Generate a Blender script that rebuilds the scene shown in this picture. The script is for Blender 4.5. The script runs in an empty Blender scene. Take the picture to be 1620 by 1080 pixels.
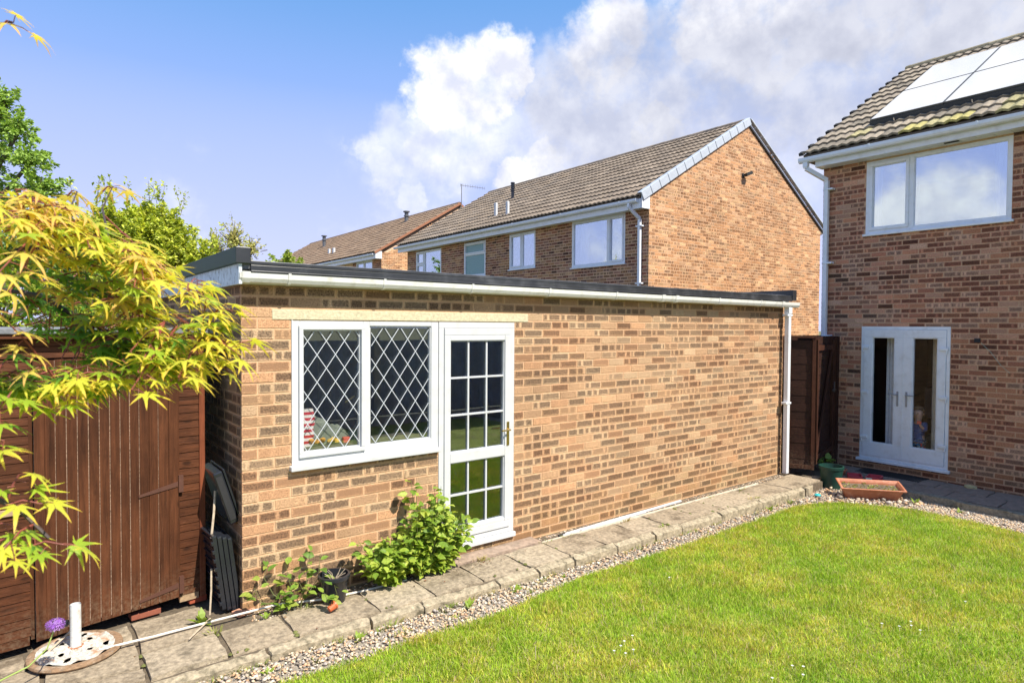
import bpy, bmesh, math, random
import numpy as np
from mathutils import Vector, Matrix
random.seed(7); RNG = np.random.default_rng(11)
SC = bpy.context.scene
COL = SC.collection
rad = math.radians

# ---------------------------------------------------------------- camera
CAMP = np.array([-1.3008, -5.0288, 2.1367])
CR = np.array([0.79005, -0.61301, 0.00594]); CU = np.array([0.01086, 0.0237, 0.99966]); CF = np.array([0.61294, 0.78972, -0.02538])
cd = bpy.data.cameras.new('camera'); cam = bpy.data.objects.new('camera', cd); COL.objects.link(cam)
cd.sensor_fit = 'HORIZONTAL'; cd.sensor_width = 36; cd.lens = 995.0 / 1620 * 36
cd.clip_start = .05; cd.clip_end = 2000
cam.matrix_world = Matrix(((CR[0], CU[0], -CF[0], CAMP[0]), (CR[1], CU[1], -CF[1], CAMP[1]), (CR[2], CU[2], -CF[2], CAMP[2]), (0, 0, 0, 1)))
cd.dof.use_dof = True; cd.dof.focus_distance = 6.0; cd.dof.aperture_fstop = 7.0
SC.camera = cam

# ---------------------------------------------------------------- sun, sky, exposure
SUN = Vector((.13, -.60, .79)).normalized()
sd = bpy.data.lights.new('sun', 'SUN'); sd.energy = 4.3; sd.angle = rad(.6); sd.color = (1, .93, .80)
so = bpy.data.objects.new('sun', sd); COL.objects.link(so); so.rotation_euler = SUN.to_track_quat('Z', 'Y').to_euler()
SKY_STRENGTH = .15
SC.view_settings.view_transform = 'Standard'; SC.view_settings.look = 'None'
SC.view_settings.exposure = .92; SC.view_settings.gamma = 1; SC.view_settings.use_curve_mapping = False
W = bpy.data.worlds.new('World'); SC.world = W; W.use_nodes = True

class NT:
    """tiny helper to write node trees"""
    def __init__(s, tree): s.t = tree; s.n = tree.nodes; s.l = tree.links
    def node(s, typ, ins=None, **kw):
        n = s.n.new(typ)
        for k, v in kw.items(): setattr(n, k, v)
        for k, v in (ins or {}).items(): s.set(n.inputs[k], v)
        return n
    def set(s, inp, v):
        if isinstance(v, bpy.types.NodeSocket): s.l.new(v, inp)
        elif isinstance(v, bpy.types.Node): s.l.new(v.outputs[0], inp)
        else: inp.default_value = v
    def math(s, op, a, b=0., c=0., clamp=False):
        n = s.n.new('ShaderNodeMath'); n.operation = op; n.use_clamp = clamp
        for i, v in enumerate((a, b, c)): s.set(n.inputs[i], v)
        return n.outputs[0]
    def vmath(s, op, a, b=(0, 0, 0)):
        n = s.n.new('ShaderNodeVectorMath'); n.operation = op; s.set(n.inputs[0], a); s.set(n.inputs[1], b)
        return n.outputs['Value'] if op in ('DOT_PRODUCT', 'LENGTH', 'DISTANCE') else n.outputs[0]
    def mapr(s, v, a, b, c=0., d=1., smooth=False):
        n = s.n.new('ShaderNodeMapRange'); n.clamp = True
        if smooth: n.interpolation_type = 'SMOOTHSTEP'
        for i, x in enumerate((v, a, b, c, d)): s.set(n.inputs[i], x)
        return n.outputs[0]
    def mix(s, f, a, b, mode='MIX'):
        n = s.n.new('ShaderNodeMix'); n.data_type = 'RGBA'; n.blend_type = mode
        s.set(n.inputs[0], f); s.set(n.inputs[6], col4(a)); s.set(n.inputs[7], col4(b)); return n.outputs[2]
    def noise(s, vec, scale, detail=3., rough=.5, dist=0.):
        n = s.n.new('ShaderNodeTexNoise'); s.set(n.inputs['Vector'], vec); s.set(n.inputs['Scale'], scale)
        n.inputs['Detail'].default_value = detail; n.inputs['Roughness'].default_value = rough; n.inputs['Distortion'].default_value = dist
        return n.outputs['Fac']
def col4(c):
    if isinstance(c, (tuple, list)) and len(c) == 3: return (c[0], c[1], c[2], 1.)
    return c

def build_sky():
    g = NT(W.node_tree); g.n.clear()
    sky = g.node('ShaderNodeTexSky', sky_type='NISHITA'); sky.sun_disc = False
    sky.sun_elevation = math.asin(SUN.z); sky.sun_rotation = math.atan2(SUN.x, SUN.y)
    sky.air_density = 1.0; sky.dust_density = .6; sky.ozone_density = 1.6; sky.altitude = 50
    d = g.node('ShaderNodeTexCoord').outputs['Generated']
    sep = g.node('ShaderNodeSeparateXYZ', {0: d})
    z = sep.outputs[2]
    # domain warp so that the cloud masses get cauliflower edges
    n1 = g.node('ShaderNodeTexNoise', {'Vector': d, 'Scale': 9., 'Detail': 9., 'Roughness': .62}).outputs['Color']
    w = g.vmath('SUBTRACT', n1, (.5, .5, .5)); w2 = g.node('ShaderNodeVectorMath', {0: w, 'Scale': .17}, operation='SCALE').outputs[0]
    dw = g.vmath('NORMALIZE', g.vmath('ADD', d, w2))
    WH = [(0.526, 0.78, 0.34, 0.062), (0.483, 0.808, 0.337, 0.048), (0.514, 0.812, 0.276, 0.075, .72), (0.454, 0.851, 0.264, 0.055, .5), (0.553, 0.746, 0.372, 0.048), (0.665, 0.639, 0.388, 0.066), (0.791, 0.464, 0.399, 0.095), (0.416, 0.878, 0.238, 0.04, .6), (0.738, 0.606, 0.297, 0.03), (0.462, 0.866, 0.192, 0.03, .55), (0.637, 0.736, 0.228, 0.046), (0.597, 0.772, 0.217, 0.036), (0.599, 0.744, 0.295, 0.06, .6), (0.755, 0.504, 0.42, 0.07), (0.83, 0.387, 0.402, 0.1), (.92, .15, .5, .3), (.97, -.2, .35, .2), (.75, .1, .68, .14), (.70, .31, .645, .30), (-.93, .14, .17, .08), (-.90, .30, .13, .07), (-.95, .02, .30, .09, .8), (-.88, .42, .22, .06, .7)]
    GR = [(0.645, 0.696, 0.316, 0.09), (0.707, 0.628, 0.325, 0.106), (0.775, 0.546, 0.325, 0.115), (0.837, 0.457, 0.325, 0.115), (0.872, 0.365, 0.346, 0.131), (0.9, 0.264, 0.347, 0.161), (0.933, 0.211, 0.293, 0.201), (0.655, 0.667, 0.356, 0.04)]
    def field(lst, soft):
        acc = None
        for it in lst:
            x, y, zz, r = it[:4]; wgt = it[4] if len(it) > 4 else 1.
            v = Vector((x, y, zz)).normalized()
            dist = g.vmath('DISTANCE', dw, tuple(v))
            f = g.mapr(dist, r * (1 - soft), r * (1 + soft), wgt, 0., True)
            acc = f if acc is None else g.math('MAXIMUM', acc, f)
        return acc
    fw = field(WH, .32); fg = field(GR, .38)
    n2 = g.noise(d, 5.5, 10, .6); n3 = g.noise(d, 16., 8, .62)
    # loose cloud elsewhere, unseen part added as shade fill; clear of upper left blue
    far = g.vmath('DISTANCE', d, tuple(Vector((.25, .9, .38)).normalized()))
    loose = g.math('MULTIPLY', g.mapr(n2, .52, .72, 0, .9, True), g.mapr(far, .55, 1.0, 0., 1., True))
    wisp = g.math('MULTIPLY', g.mapr(n2, .5, .68, 0, .42, True), g.mapr(z, .32, .12, 0., 1., True))
    relief = g.math('ADD', .55, g.math('MULTIPLY', g.math('SUBTRACT', g.noise(d, 11., 7, .55), g.noise(g.vmath('ADD', d, (.0, -.004, .030)), 11., 7, .55)), 4.2), clamp=True)
    dens = g.math('MAXIMUM', g.math('MAXIMUM', fw, g.math('MULTIPLY', fg, g.mapr(n2, .38, .56, .66, .9, True))), g.math('MAXIMUM', loose, wisp))
    dens = g.math('MULTIPLY', dens, g.mapr(n3, .22, .5, .55, 1.))
    shade = g.math('MULTIPLY', fg, g.mapr(n2, .36, .66, 1.0, .72, True))
    whitec = g.mix(relief, (2.9, 3.0, 3.5), (4.4, 4.35, 4.3))
    cloud = g.mix(shade, whitec, g.mix(relief, (2.05, 2.15, 2.6), (2.45, 2.55, 3.0)))
    # air whitening towards the horizon
    base = g.mix(.86, sky.outputs[0], (.50, 1.38, 3.0))
    skyc = g.mix(g.mapr(z, .50, .24, 0., 1., True), base, (1.38, 1.95, 3.75))
    skyc = g.mix(g.mapr(z, .34, .06, 0., 1.), skyc, (2.55, 2.75, 3.95))
    out = g.mix(dens, skyc, cloud)
    bg = g.node('ShaderNodeBackground', {'Color': out, 'Strength': SKY_STRENGTH})
    g.l.new(bg.outputs[0], g.node('ShaderNodeOutputWorld').inputs[0])
build_sky()

# ---------------------------------------------------------------- materials
MATS = {}
def new_mat(name):
    m = bpy.data.materials.new(name); m.use_nodes = True; g = NT(m.node_tree)
    p = g.n['Principled BSDF']; MATS[name] = m
    return m, g, p
def simple(name, c, rough=.6, metal=0., var=.12, scale=12., bump=0., bscale=60., spec=.5, dirt=None, dirt_s=4., dirt_a=.5):
    m, g, p = new_mat(name)
    pos = g.node('ShaderNodeNewGeometry').outputs['Position']
    n = g.noise(pos, scale, 5, .6)
    lo = tuple(x * (1 - var) for x in c); hi = tuple(min(1, x * (1 + var)) for x in c)
    k = g.mix(g.mapr(n, .3, .7), lo, hi)
    if dirt is not None:
        dn = g.noise(pos, dirt_s, 8, .7)
        k = g.mix(g.math('MULTIPLY', g.mapr(dn, .48, .7, 0, 1, True), dirt_a), k, dirt)
    g.set(p.inputs['Base Color'], k); p.inputs['Roughness'].default_value = rough; p.inputs['Metallic'].default_value = metal
    p.inputs['Specular IOR Level'].default_value = spec
    if bump > 0:
        b = g.node('ShaderNodeBump', {'Height': g.noise(pos, bscale, 6, .65), 'Strength': bump, 'Distance': .01})
        g.l.new(b.outputs[0], p.inputs['Normal'])
    return m

def brick_mat():
    m, g, p = new_mat('brick_faces')
    bc = g.node('ShaderNodeAttribute', attribute_name='bc').outputs['Color']
    bp = g.node('ShaderNodeSeparateColor', {0: g.node('ShaderNodeAttribute', attribute_name='bp').outputs['Color']})
    dark, band, seed = bp.outputs[0], bp.outputs[1], bp.outputs[2]
    uv = g.node('ShaderNodeUVMap', uv_map='UVMap').outputs[0]
    s = g.node('ShaderNodeSeparateXYZ', {0: uv}); u, v = s.outputs[0], s.outputs[1]
    pos = g.node('ShaderNodeNewGeometry').outputs['Position']
    nw = g.noise(pos, 60., 5, .68)
    nf = g.noise(pos, 82., 4, .8)
    nm = g.noise(pos, 90., 4, .65)
    ex = g.math('MULTIPLY', g.math('SUBTRACT', .5, g.math('ABSOLUTE', g.math('SUBTRACT', u, .5))), 3.3)
    ey = g.math('SUBTRACT', .5, g.math('ABSOLUTE', g.math('SUBTRACT', v, .5)))
    e = g.math('ADD', g.math('MINIMUM', ex, ey), g.math('MULTIPLY', g.math('SUBTRACT', nw, .5), .62))
    inner = g.mapr(e, .04, .20, 0, 1, True)
    db = g.math('ADD', g.math('ABSOLUTE', g.math('SUBTRACT', u, band)), g.math('MULTIPLY', g.math('SUBTRACT', nw, .5), .22))
    bandm = g.mapr(db, .03, .11, 0, 1, True)
    db2 = g.math('ADD', g.math('ABSOLUTE', g.math('SUBTRACT', u, g.math('ADD', band, .42))), g.math('MULTIPLY', g.math('SUBTRACT', nm, .5), .22))
    bandm = g.math('MULTIPLY', bandm, g.math('MAXIMUM', g.mapr(db2, .03, .11, 0, 1, True), g.math('GREATER_THAN', seed, .35)))
    spk = g.mapr(nf, .42, .56, .15, 1.2)
    mask = g.math('MULTIPLY', g.math('MULTIPLY', inner, bandm), g.math('MULTIPLY', dark, spk), clamp=True)
    hs = g.mix(g.mapr(nf, .36, .58), g.mix(1., bc, (.52, .46, .43), 'MULTIPLY'), g.mix(1., bc, (1.25, 1.27, 1.28), 'MULTIPLY'))
    darkc = g.mix(g.mapr(nm, .36, .64), g.mix(1., bc, (.13, .115, .12), 'MULTIPLY'), g.mix(1., bc, (.42, .42, .46), 'MULTIPLY'))
    c = g.mix(mask, hs, darkc)
    big = g.noise(pos, .9, 5, .6)
    c = g.mix(1., c, g.mix(g.mapr(big, .32, .68), (.80, .78, .76), (1.10, 1.09, 1.07)), 'MULTIPLY')
    zz = g.node('ShaderNodeSeparateXYZ', {0: pos}).outputs[2]
    low = g.math('MULTIPLY', g.mapr(g.math('ADD', zz, g.math('MULTIPLY', g.math('SUBTRACT', g.noise(pos, 3.2, 6, .65), .5), .9)), .42, -.12, 0., .55, True), 1.)
    c = g.mix(low, c, g.mix(1., c, (.62, .64, .46), 'MULTIPLY'))
    g.set(p.inputs['Base Color'], c); p.inputs['Roughness'].default_value = .88; p.inputs['Specular IOR Level'].default_value = .25
    b = g.node('ShaderNodeBump', {'Height': g.math('ADD', g.math('MULTIPLY', nf, .6), nm), 'Strength': .8, 'Distance': .006})
    g.l.new(b.outputs[0], p.inputs['Normal'])
    return m
BRICK = brick_mat()

def wood_mat(name, c, axis='Z', rough=.62, wear=.25, wearc=(.34, .2, .13), var=.3):
    m, g, p = new_mat(name)
    tc = g.node('ShaderNodeNewGeometry').outputs['Position']
    rnd = g.node('ShaderNodeObjectInfo').outputs['Random']
    off = g.node('ShaderNodeCombineXYZ', {0: g.math('MULTIPLY', rnd, 13.), 1: g.math('MULTIPLY', rnd, 7.), 2: g.math('MULTIPLY', rnd, 5.)}).outputs[0]
    st = {'Z': (28., 28., 1.6), 'X': (1.6, 28., 28.)}[axis]
    gr = g.vmath('MULTIPLY', g.vmath('ADD', tc, off), st)
    n1 = g.noise(gr, 1.3, 7, .65, .6); n2 = g.noise(gr, 5., 5, .7)
    lo = tuple(x * (1 - var * 1.3) for x in c); hi = tuple(x * (1 + var) for x in c)
    k = g.mix(g.mapr(n1, .3, .7), lo, hi)
    k = g.mix(g.math('MULTIPLY', g.mapr(rnd, 0, 1, -.15, .35), 1., clamp=True), k, tuple(x * .55 for x in c))
    k = g.mix(g.math('MULTIPLY', g.mapr(n2, .62, .76, 0, 1), wear), k, wearc)
    kv = g.node('ShaderNodeTexVoronoi', {'Vector': g.vmath('MULTIPLY', g.vmath('ADD', tc, off), {'Z': (7., 7., 3.2), 'X': (3.2, 7., 7.)}[axis]), 'Scale': 1.})
    k = g.mix(g.mapr(kv.outputs['Distance'], .06, .15, .9, 0., True), k, tuple(x * .32 for x in c))
    zz = g.node('ShaderNodeSeparateXYZ', {0: tc}).outputs[2]
    k = g.mix(g.math('MULTIPLY', g.mapr(g.math('ADD', zz, g.math('MULTIPLY', g.noise(tc, 9., 5, .7), .35)), .52, .05, 0., 1., True), g.mapr(g.noise(tc, 40., 4, .7), .42, .62, 0., .5)), k, (.24, .17, .11))
    st2 = g.noise(tc, 2.3, 5, .65); k = g.mix(1., k, g.mix(g.mapr(st2, .3, .7), (.68, .66, .66), (1.22, 1.2, 1.15)), 'MULTIPLY')
    g.set(p.inputs['Base Color'], k); p.inputs['Roughness'].default_value = rough
    p.inputs['Specular IOR Level'].default_value = .18
    b = g.node('ShaderNodeBump', {'Height': g.math('ADD', n1, n2), 'Strength': .5, 'Distance': .006})
    g.l.new(b.outputs[0], p.inputs['Normal']); return m

def attr_mat(name, rough=.7, trans=0., bump=.2, bscale=80., noisy=.15, spec=.4, nscale=30.):
    m, g, p = new_mat(name)
    c = g.node('ShaderNodeAttribute', attribute_name='bc').outputs['Color']
    pos = g.node('ShaderNodeNewGeometry').outputs['Position']
    n = g.noise(pos, nscale, 5, .65)
    k = g.mix(g.mapr(n, .3, .7), g.mix(1., c, (1 - noisy,) * 3, 'MULTIPLY'), g.mix(1., c, (1 + noisy,) * 3, 'MULTIPLY'))
    g.set(p.inputs['Base Color'], k); p.inputs['Roughness'].default_value = rough; p.inputs['Specular IOR Level'].default_value = spec
    if bump:
        b = g.node('ShaderNodeBump', {'Height': g.noise(pos, bscale, 5, .65), 'Strength': bump, 'Distance': .008}); g.l.new(b.outputs[0], p.inputs['Normal'])
    if trans:
        tr = g.node('ShaderNodeBsdfTranslucent', {'Color': g.mix(1., k, (1.25, 1.2, .7), 'MULTIPLY')})
        mx = g.node('ShaderNodeMixShader', {0: trans, 1: p.outputs[0], 2: tr.outputs[0]})
        g.l.new(mx.outputs[0], g.n['Material Output'].inputs[0])
    return m
def glass_mat(name, base, tint=(.9, .94, .95), wob=0.):
    m, g, p = new_mat(name); g.n.remove(p)
    lw = g.node('ShaderNodeLayerWeight', {'Blend': .5})
    fac = g.math('ADD', base + .03, g.math('MULTIPLY', g.math('POWER', lw.outputs['Facing'], 5.), .9), clamp=True)
    gl = g.node('ShaderNodeBsdfGlossy', {'Color': (.84, .92, 1, 1), 'Roughness': .01})
    if wob:
        pos = g.node('ShaderNodeNewGeometry').outputs['Position']
        b = g.node('ShaderNodeBump', {'Height': g.noise(pos, 1.6, 2, .4), 'Strength': wob, 'Distance': .02}); g.l.new(b.outputs[0], gl.inputs['Normal'])
    tr = g.node('ShaderNodeBsdfTransparent', {'Color': col4(tint)})
    mx = g.node('ShaderNodeMixShader', {0: fac, 1: tr.outputs[0], 2: gl.outputs[0]})
    g.l.new(mx.outputs[0], g.n['Material Output'].inputs[0]); return m

UPVC = simple('upvc_white', (.55, .56, .58), .35, var=.03, scale=6, dirt=(.42, .38, .30), dirt_s=7, dirt_a=.22)
UPVC2 = simple('upvc_cool', (.72, .75, .80), .3, var=.04, scale=6, dirt=(.42, .40, .36), dirt_s=7, dirt_a=.28)
GUT = simple('gutter_white', (.64, .64, .61), .35, var=.04, scale=5, dirt=(.30, .27, .17), dirt_s=9, dirt_a=.35)
FASC = simple('weathered_fascia_paint', (.62, .68, .74), .7, var=.12, scale=14, bump=.3, dirt=(.10, .09, .07), dirt_s=26, dirt_a=.8)
TRIM = simple('black_roof_trim', (.035, .037, .042), .32, var=.3, scale=3, dirt=(.16, .16, .17), dirt_s=3, dirt_a=.3)
TRIMG = simple('dark_green_trim', (.015, .045, .030), .5, var=.2, scale=4)
FELT = simple('grey_felt', (.17, .175, .19), .9, var=.2, scale=25, bump=.4, dirt=(.3, .3, .32), dirt_s=8, dirt_a=.5)
MORT_G = simple('garage_mortar', (.62, .39, .23), .95, var=.14, scale=30, bump=.5, bscale=140, dirt=(.36, .27, .16), dirt_s=2.3, dirt_a=.45)
MORT_H = simple('house_mortar', (.52, .34, .22), .95, var=.15, scale=30, bump=.4, bscale=140)
MORT_M = simple('neighbour_mortar', (.66, .45, .30), .95, var=.12, scale=10)
LINTEL = simple('lintel_concrete', (.56, .50, .34), .9, var=.2, scale=40, bump=.6, dirt=(.3, .3, .2), dirt_s=16, dirt_a=.35)
SLAB = simple('paving_slab_stone', (.33, .265, .185), .9, var=.42, scale=30, bump=1., bscale=70, dirt=(.095, .068, .040), dirt_s=3.2, dirt_a=.92)
SLAB2 = simple('paving_slab_light', (.38, .31, .22), .9, var=.40, scale=28, bump=1., bscale=70, dirt=(.11, .09, .06), dirt_s=6, dirt_a=.75)
SLABR = simple('paving_slab_brown', (.25, .19, .155), .9, var=.25, scale=14, bump=.9, bscale=50, dirt=(.09, .08, .05), dirt_s=4.5, dirt_a=.6)
KERB = simple('kerb_concrete', (.35, .29, .20), .95, var=.42, scale=30, bump=1., bscale=38, dirt=(.07, .062, .035), dirt_s=9, dirt_a=.85)
KERBD = simple('kerb_concrete_mossy', (.24, .215, .165), .95, var=.4, scale=30, bump=1., bscale=38, dirt=(.06, .06, .03), dirt_s=7, dirt_a=.85)
SOIL = simple('damp_soil', (.12, .092, .062), .95, var=.4, scale=30, bump=1., bscale=40, dirt=(.16, .13, .09), dirt_s=14, dirt_a=.6)
MOSS = simple('moss', (.15, .16, .045), .95, var=.4, scale=60, bump=1., bscale=120, dirt=(.10, .09, .04), dirt_s=20, dirt_a=.5)
SHEDW = wood_mat('shed_vertical_boards', (.095, .034, .015), 'Z', wear=.32, wearc=(.36, .20, .12), var=.42)
SHEDH = wood_mat('shed_horizontal_boards', (.095, .033, .014), 'X', wear=.45, wearc=(.30, .15, .09), var=.42)
GATEW = wood_mat('dark_gate_boards', (.040, .0165, .011), 'X', wear=.15, wearc=(.13, .06, .035))
GATEF = wood_mat('dark_gate_frame', (.062, .023, .013), 'Z', wear=.25, wearc=(.16, .075, .045))
FENCEW = wood_mat('slate_blue_fence_boards', (.26, .33, .44), 'Z', wear=.2, wearc=(.12, .12, .12))
IRON = simple('rusty_iron', (.14, .05, .028), .8, var=.3, scale=30, bump=.4)
BLKPL = simple('black_plastic', (.018, .020, .026), .22, var=.2, scale=4)
BLKM = simple('black_rubber', (.02, .02, .022), .8, var=.2, bump=.3)
DKGLASS = glass_mat('garage_glass', .13, (.97, .98, .98), .03)
SKYGLASS = glass_mat('upper_window_glass', .50, (.9, .92, .94), .05)
DOORGLASS = glass_mat('french_door_glass', -.015, (.98, .98, .98), .02)
BRASS = simple('brass', (.62, .45, .17), .3, metal=1., var=.1)
STEEL = simple('steel', (.6, .6, .62), .25, metal=1., var=.1)
TERRA = simple('terracotta_plastic', (.46, .165, .085), .5, var=.12, dirt=(.55, .35, .25), dirt_s=12, dirt_a=.5)
TERRAD = simple('orange_plastic', (.55, .13, .045), .5, var=.1)
GREENPL = simple('dark_green_plastic', (.008, .045, .034), .45, var=.15)
REDPL = simple('pink_red_plastic', (.5, .06, .08), .45)
PIPEW = simple('grubby_white_plastic', (.66, .62, .56), .5, var=.15, scale=30, dirt=(.4, .3, .2), dirt_s=20, dirt_a=.4)
RUSTW = simple('rusty_white_iron', (.50, .48, .43), .75, var=.35, scale=60, bump=.9, bscale=50, dirt=(.40, .17, .05), dirt_s=9, dirt_a=.85)
RUST = simple('rust_rim', (.26, .16, .09), .85, var=.4, scale=40, bump=.6, dirt=(.5, .45, .36), dirt_s=14, dirt_a=.5)
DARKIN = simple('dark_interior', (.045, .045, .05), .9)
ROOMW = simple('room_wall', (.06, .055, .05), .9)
CURT = simple('curtain_cream', (.68, .62, .52), .9, var=.1)
CURTW = simple('curtain_white', (.75, .77, .8), .9, var=.1)
BARK = simple('bark', (.12, .09, .065), .9, var=.35, scale=40, bump=.8)
ACERB = simple('acer_twig', (.22, .055, .04), .55, var=.3)
ACERD = simple('acer_limb', (.055, .035, .03), .6, var=.3)
BAMBOO = simple('old_cane', (.46, .37, .27), .7, var=.3, scale=50)
PANEL = new_mat('solar_panel_glass')[0]
_p = PANEL.node_tree.nodes['Principled BSDF']; _p.inputs['Base Color'].default_value = (.80, .81, .83, 1); _p.inputs['Metallic'].default_value = .85; _p.inputs['Roughness'].default_value = .22
_p.inputs['Coat Weight'].default_value = 1.; _p.inputs['Coat Roughness'].default_value = .04; _p.inputs['Specular IOR Level'].default_value = 1.
TILEM = attr_mat('roof_tile', .92, bump=.5, noisy=.3, spec=.2, nscale=22)
LEAFM = attr_mat('leaf', .5, trans=.38, bump=0, noisy=.12, spec=.35)
ACERM = attr_mat('acer_leaf', .45, trans=.5, bump=.1, bscale=200, noisy=.1, spec=.3)
STONEM = attr_mat('pebble', .8, bump=.2, noisy=.15)
PAINTED = attr_mat('cloth', .85, bump=.2, noisy=.1)
def grass_mat():
    m, g, p = new_mat('grass_blades')
    c = g.node('ShaderNodeAttribute', attribute_name='bc').outputs['Color']
    pos = g.node('ShaderNodeNewGeometry').outputs['Position']
    n = g.noise(pos, 1.25, 5, .62); n2 = g.noise(pos, 5., 4, .6)
    f = g.mapr(g.math('ADD', g.math('MULTIPLY', n, .7), g.math('MULTIPLY', n2, .3)), .43, .60, 0, 1, True)
    dry = g.mix(1., c, (1.55, 1.08, 1.9), 'MULTIPLY')
    k = g.mix(g.math('MULTIPLY', f, .65), c, dry)
    lush = g.mapr(g.noise(pos, .8, 3, .5), .5, .66, 0, .6, True)
    k = g.mix(lush, k, g.mix(1., c, (.72, .92, .7), 'MULTIPLY'))
    g.set(p.inputs['Base Color'], k); p.inputs['Roughness'].default_value = .55; p.inputs['Specular IOR Level'].default_value = .3
    tr = g.node('ShaderNodeBsdfTranslucent', {'Color': g.mix(1., k, (1.2, 1.15, .6), 'MULTIPLY')})
    mx = g.node('ShaderNodeMixShader', {0: .35, 1: p.outputs[0], 2: tr.outputs[0]})
    g.l.new(mx.outputs[0], g.n['Material Output'].inputs[0]); return m
GRASS = grass_mat()
LAWNM = simple('lawn_base', (.22, .25, .05), .95, var=.4, scale=3, bump=.5, dirt=(.36, .31, .12), dirt_s=2., dirt_a=.8)

# ---------------------------------------------------------------- building helpers
WLOC = {}
def thing(name, label, cat, loc, group=None):
    o = bpy.data.objects.new(name, None); COL.objects.link(o); o.location = loc; o.empty_display_size = .2
    o['label'] = label; o['category'] = cat
    if group: o['group'] = group
    WLOC[o.name] = np.array(loc, float); return o
def tag(o, label, cat, group=None, kind=None):
    if label: o['label'] = label
    if cat: o['category'] = cat
    if group: o['group'] = group
    if kind: o['kind'] = kind
    return o
def link(me, name, mat, parent=None, center=None, local=True):
    o = bpy.data.objects.new(name, me); COL.objects.link(o)
    if mat is not None and len(me.materials) == 0:
        for mm in (mat if isinstance(mat, (list, tuple)) else [mat]): me.materials.append(mm)
    c = np.array(center if center is not None else (0, 0, 0), float)
    if parent is not None:
        o.parent = parent; o.location = tuple(c - WLOC[parent.name])
    else: o.location = tuple(c)
    WLOC[o.name] = c; return o
def mesh_from(name, v, f, cols=None, smooth=False, uv=None, bp=None, mi=None):
    """v (n,3), f list/array of faces of one size or mixed, cols per face rgb"""
    me = bpy.data.meshes.new(name); v = np.asarray(v, np.float32)
    if isinstance(f, np.ndarray):
        n, k = f.shape; me.vertices.add(len(v)); me.vertices.foreach_set('co', v.ravel())
        me.loops.add(n * k); me.loops.foreach_set('vertex_index', f.astype(np.int32).ravel())
        me.polygons.add(n); me.polygons.foreach_set('loop_start', np.arange(0, n * k, k, dtype=np.int32))
        me.polygons.foreach_set('loop_total', np.full(n, k, np.int32)); me.update(calc_edges=True)
        counts = np.full(n, k)
    else:
        me.from_pydata([tuple(map(float, p)) for p in v], [], [tuple(x) for x in f]); me.update(); counts = np.array([len(x) for x in f])
    def put(nm, arr):
        arr = np.asarray(arr, np.float32)
        if arr.shape[1] == 3: arr = np.concatenate([arr, np.ones((len(arr), 1), np.float32)], 1)
        a = me.color_attributes.new(nm, 'FLOAT_COLOR', 'CORNER'); a.data.foreach_set('color', np.repeat(arr, counts, axis=0).ravel())
    if cols is not None: put('bc', cols)
    if bp is not None: put('bp', bp)
    if uv is not None:
        u = me.uv_layers.new(name='UVMap'); u.data.foreach_set('uv', np.asarray(uv, np.float32).ravel())
    me.polygons.foreach_set('use_smooth', np.full(len(me.polygons), bool(smooth)))
    if mi is not None: me.polygons.foreach_set('material_index', np.asarray(mi, np.int32))
    return me

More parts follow.
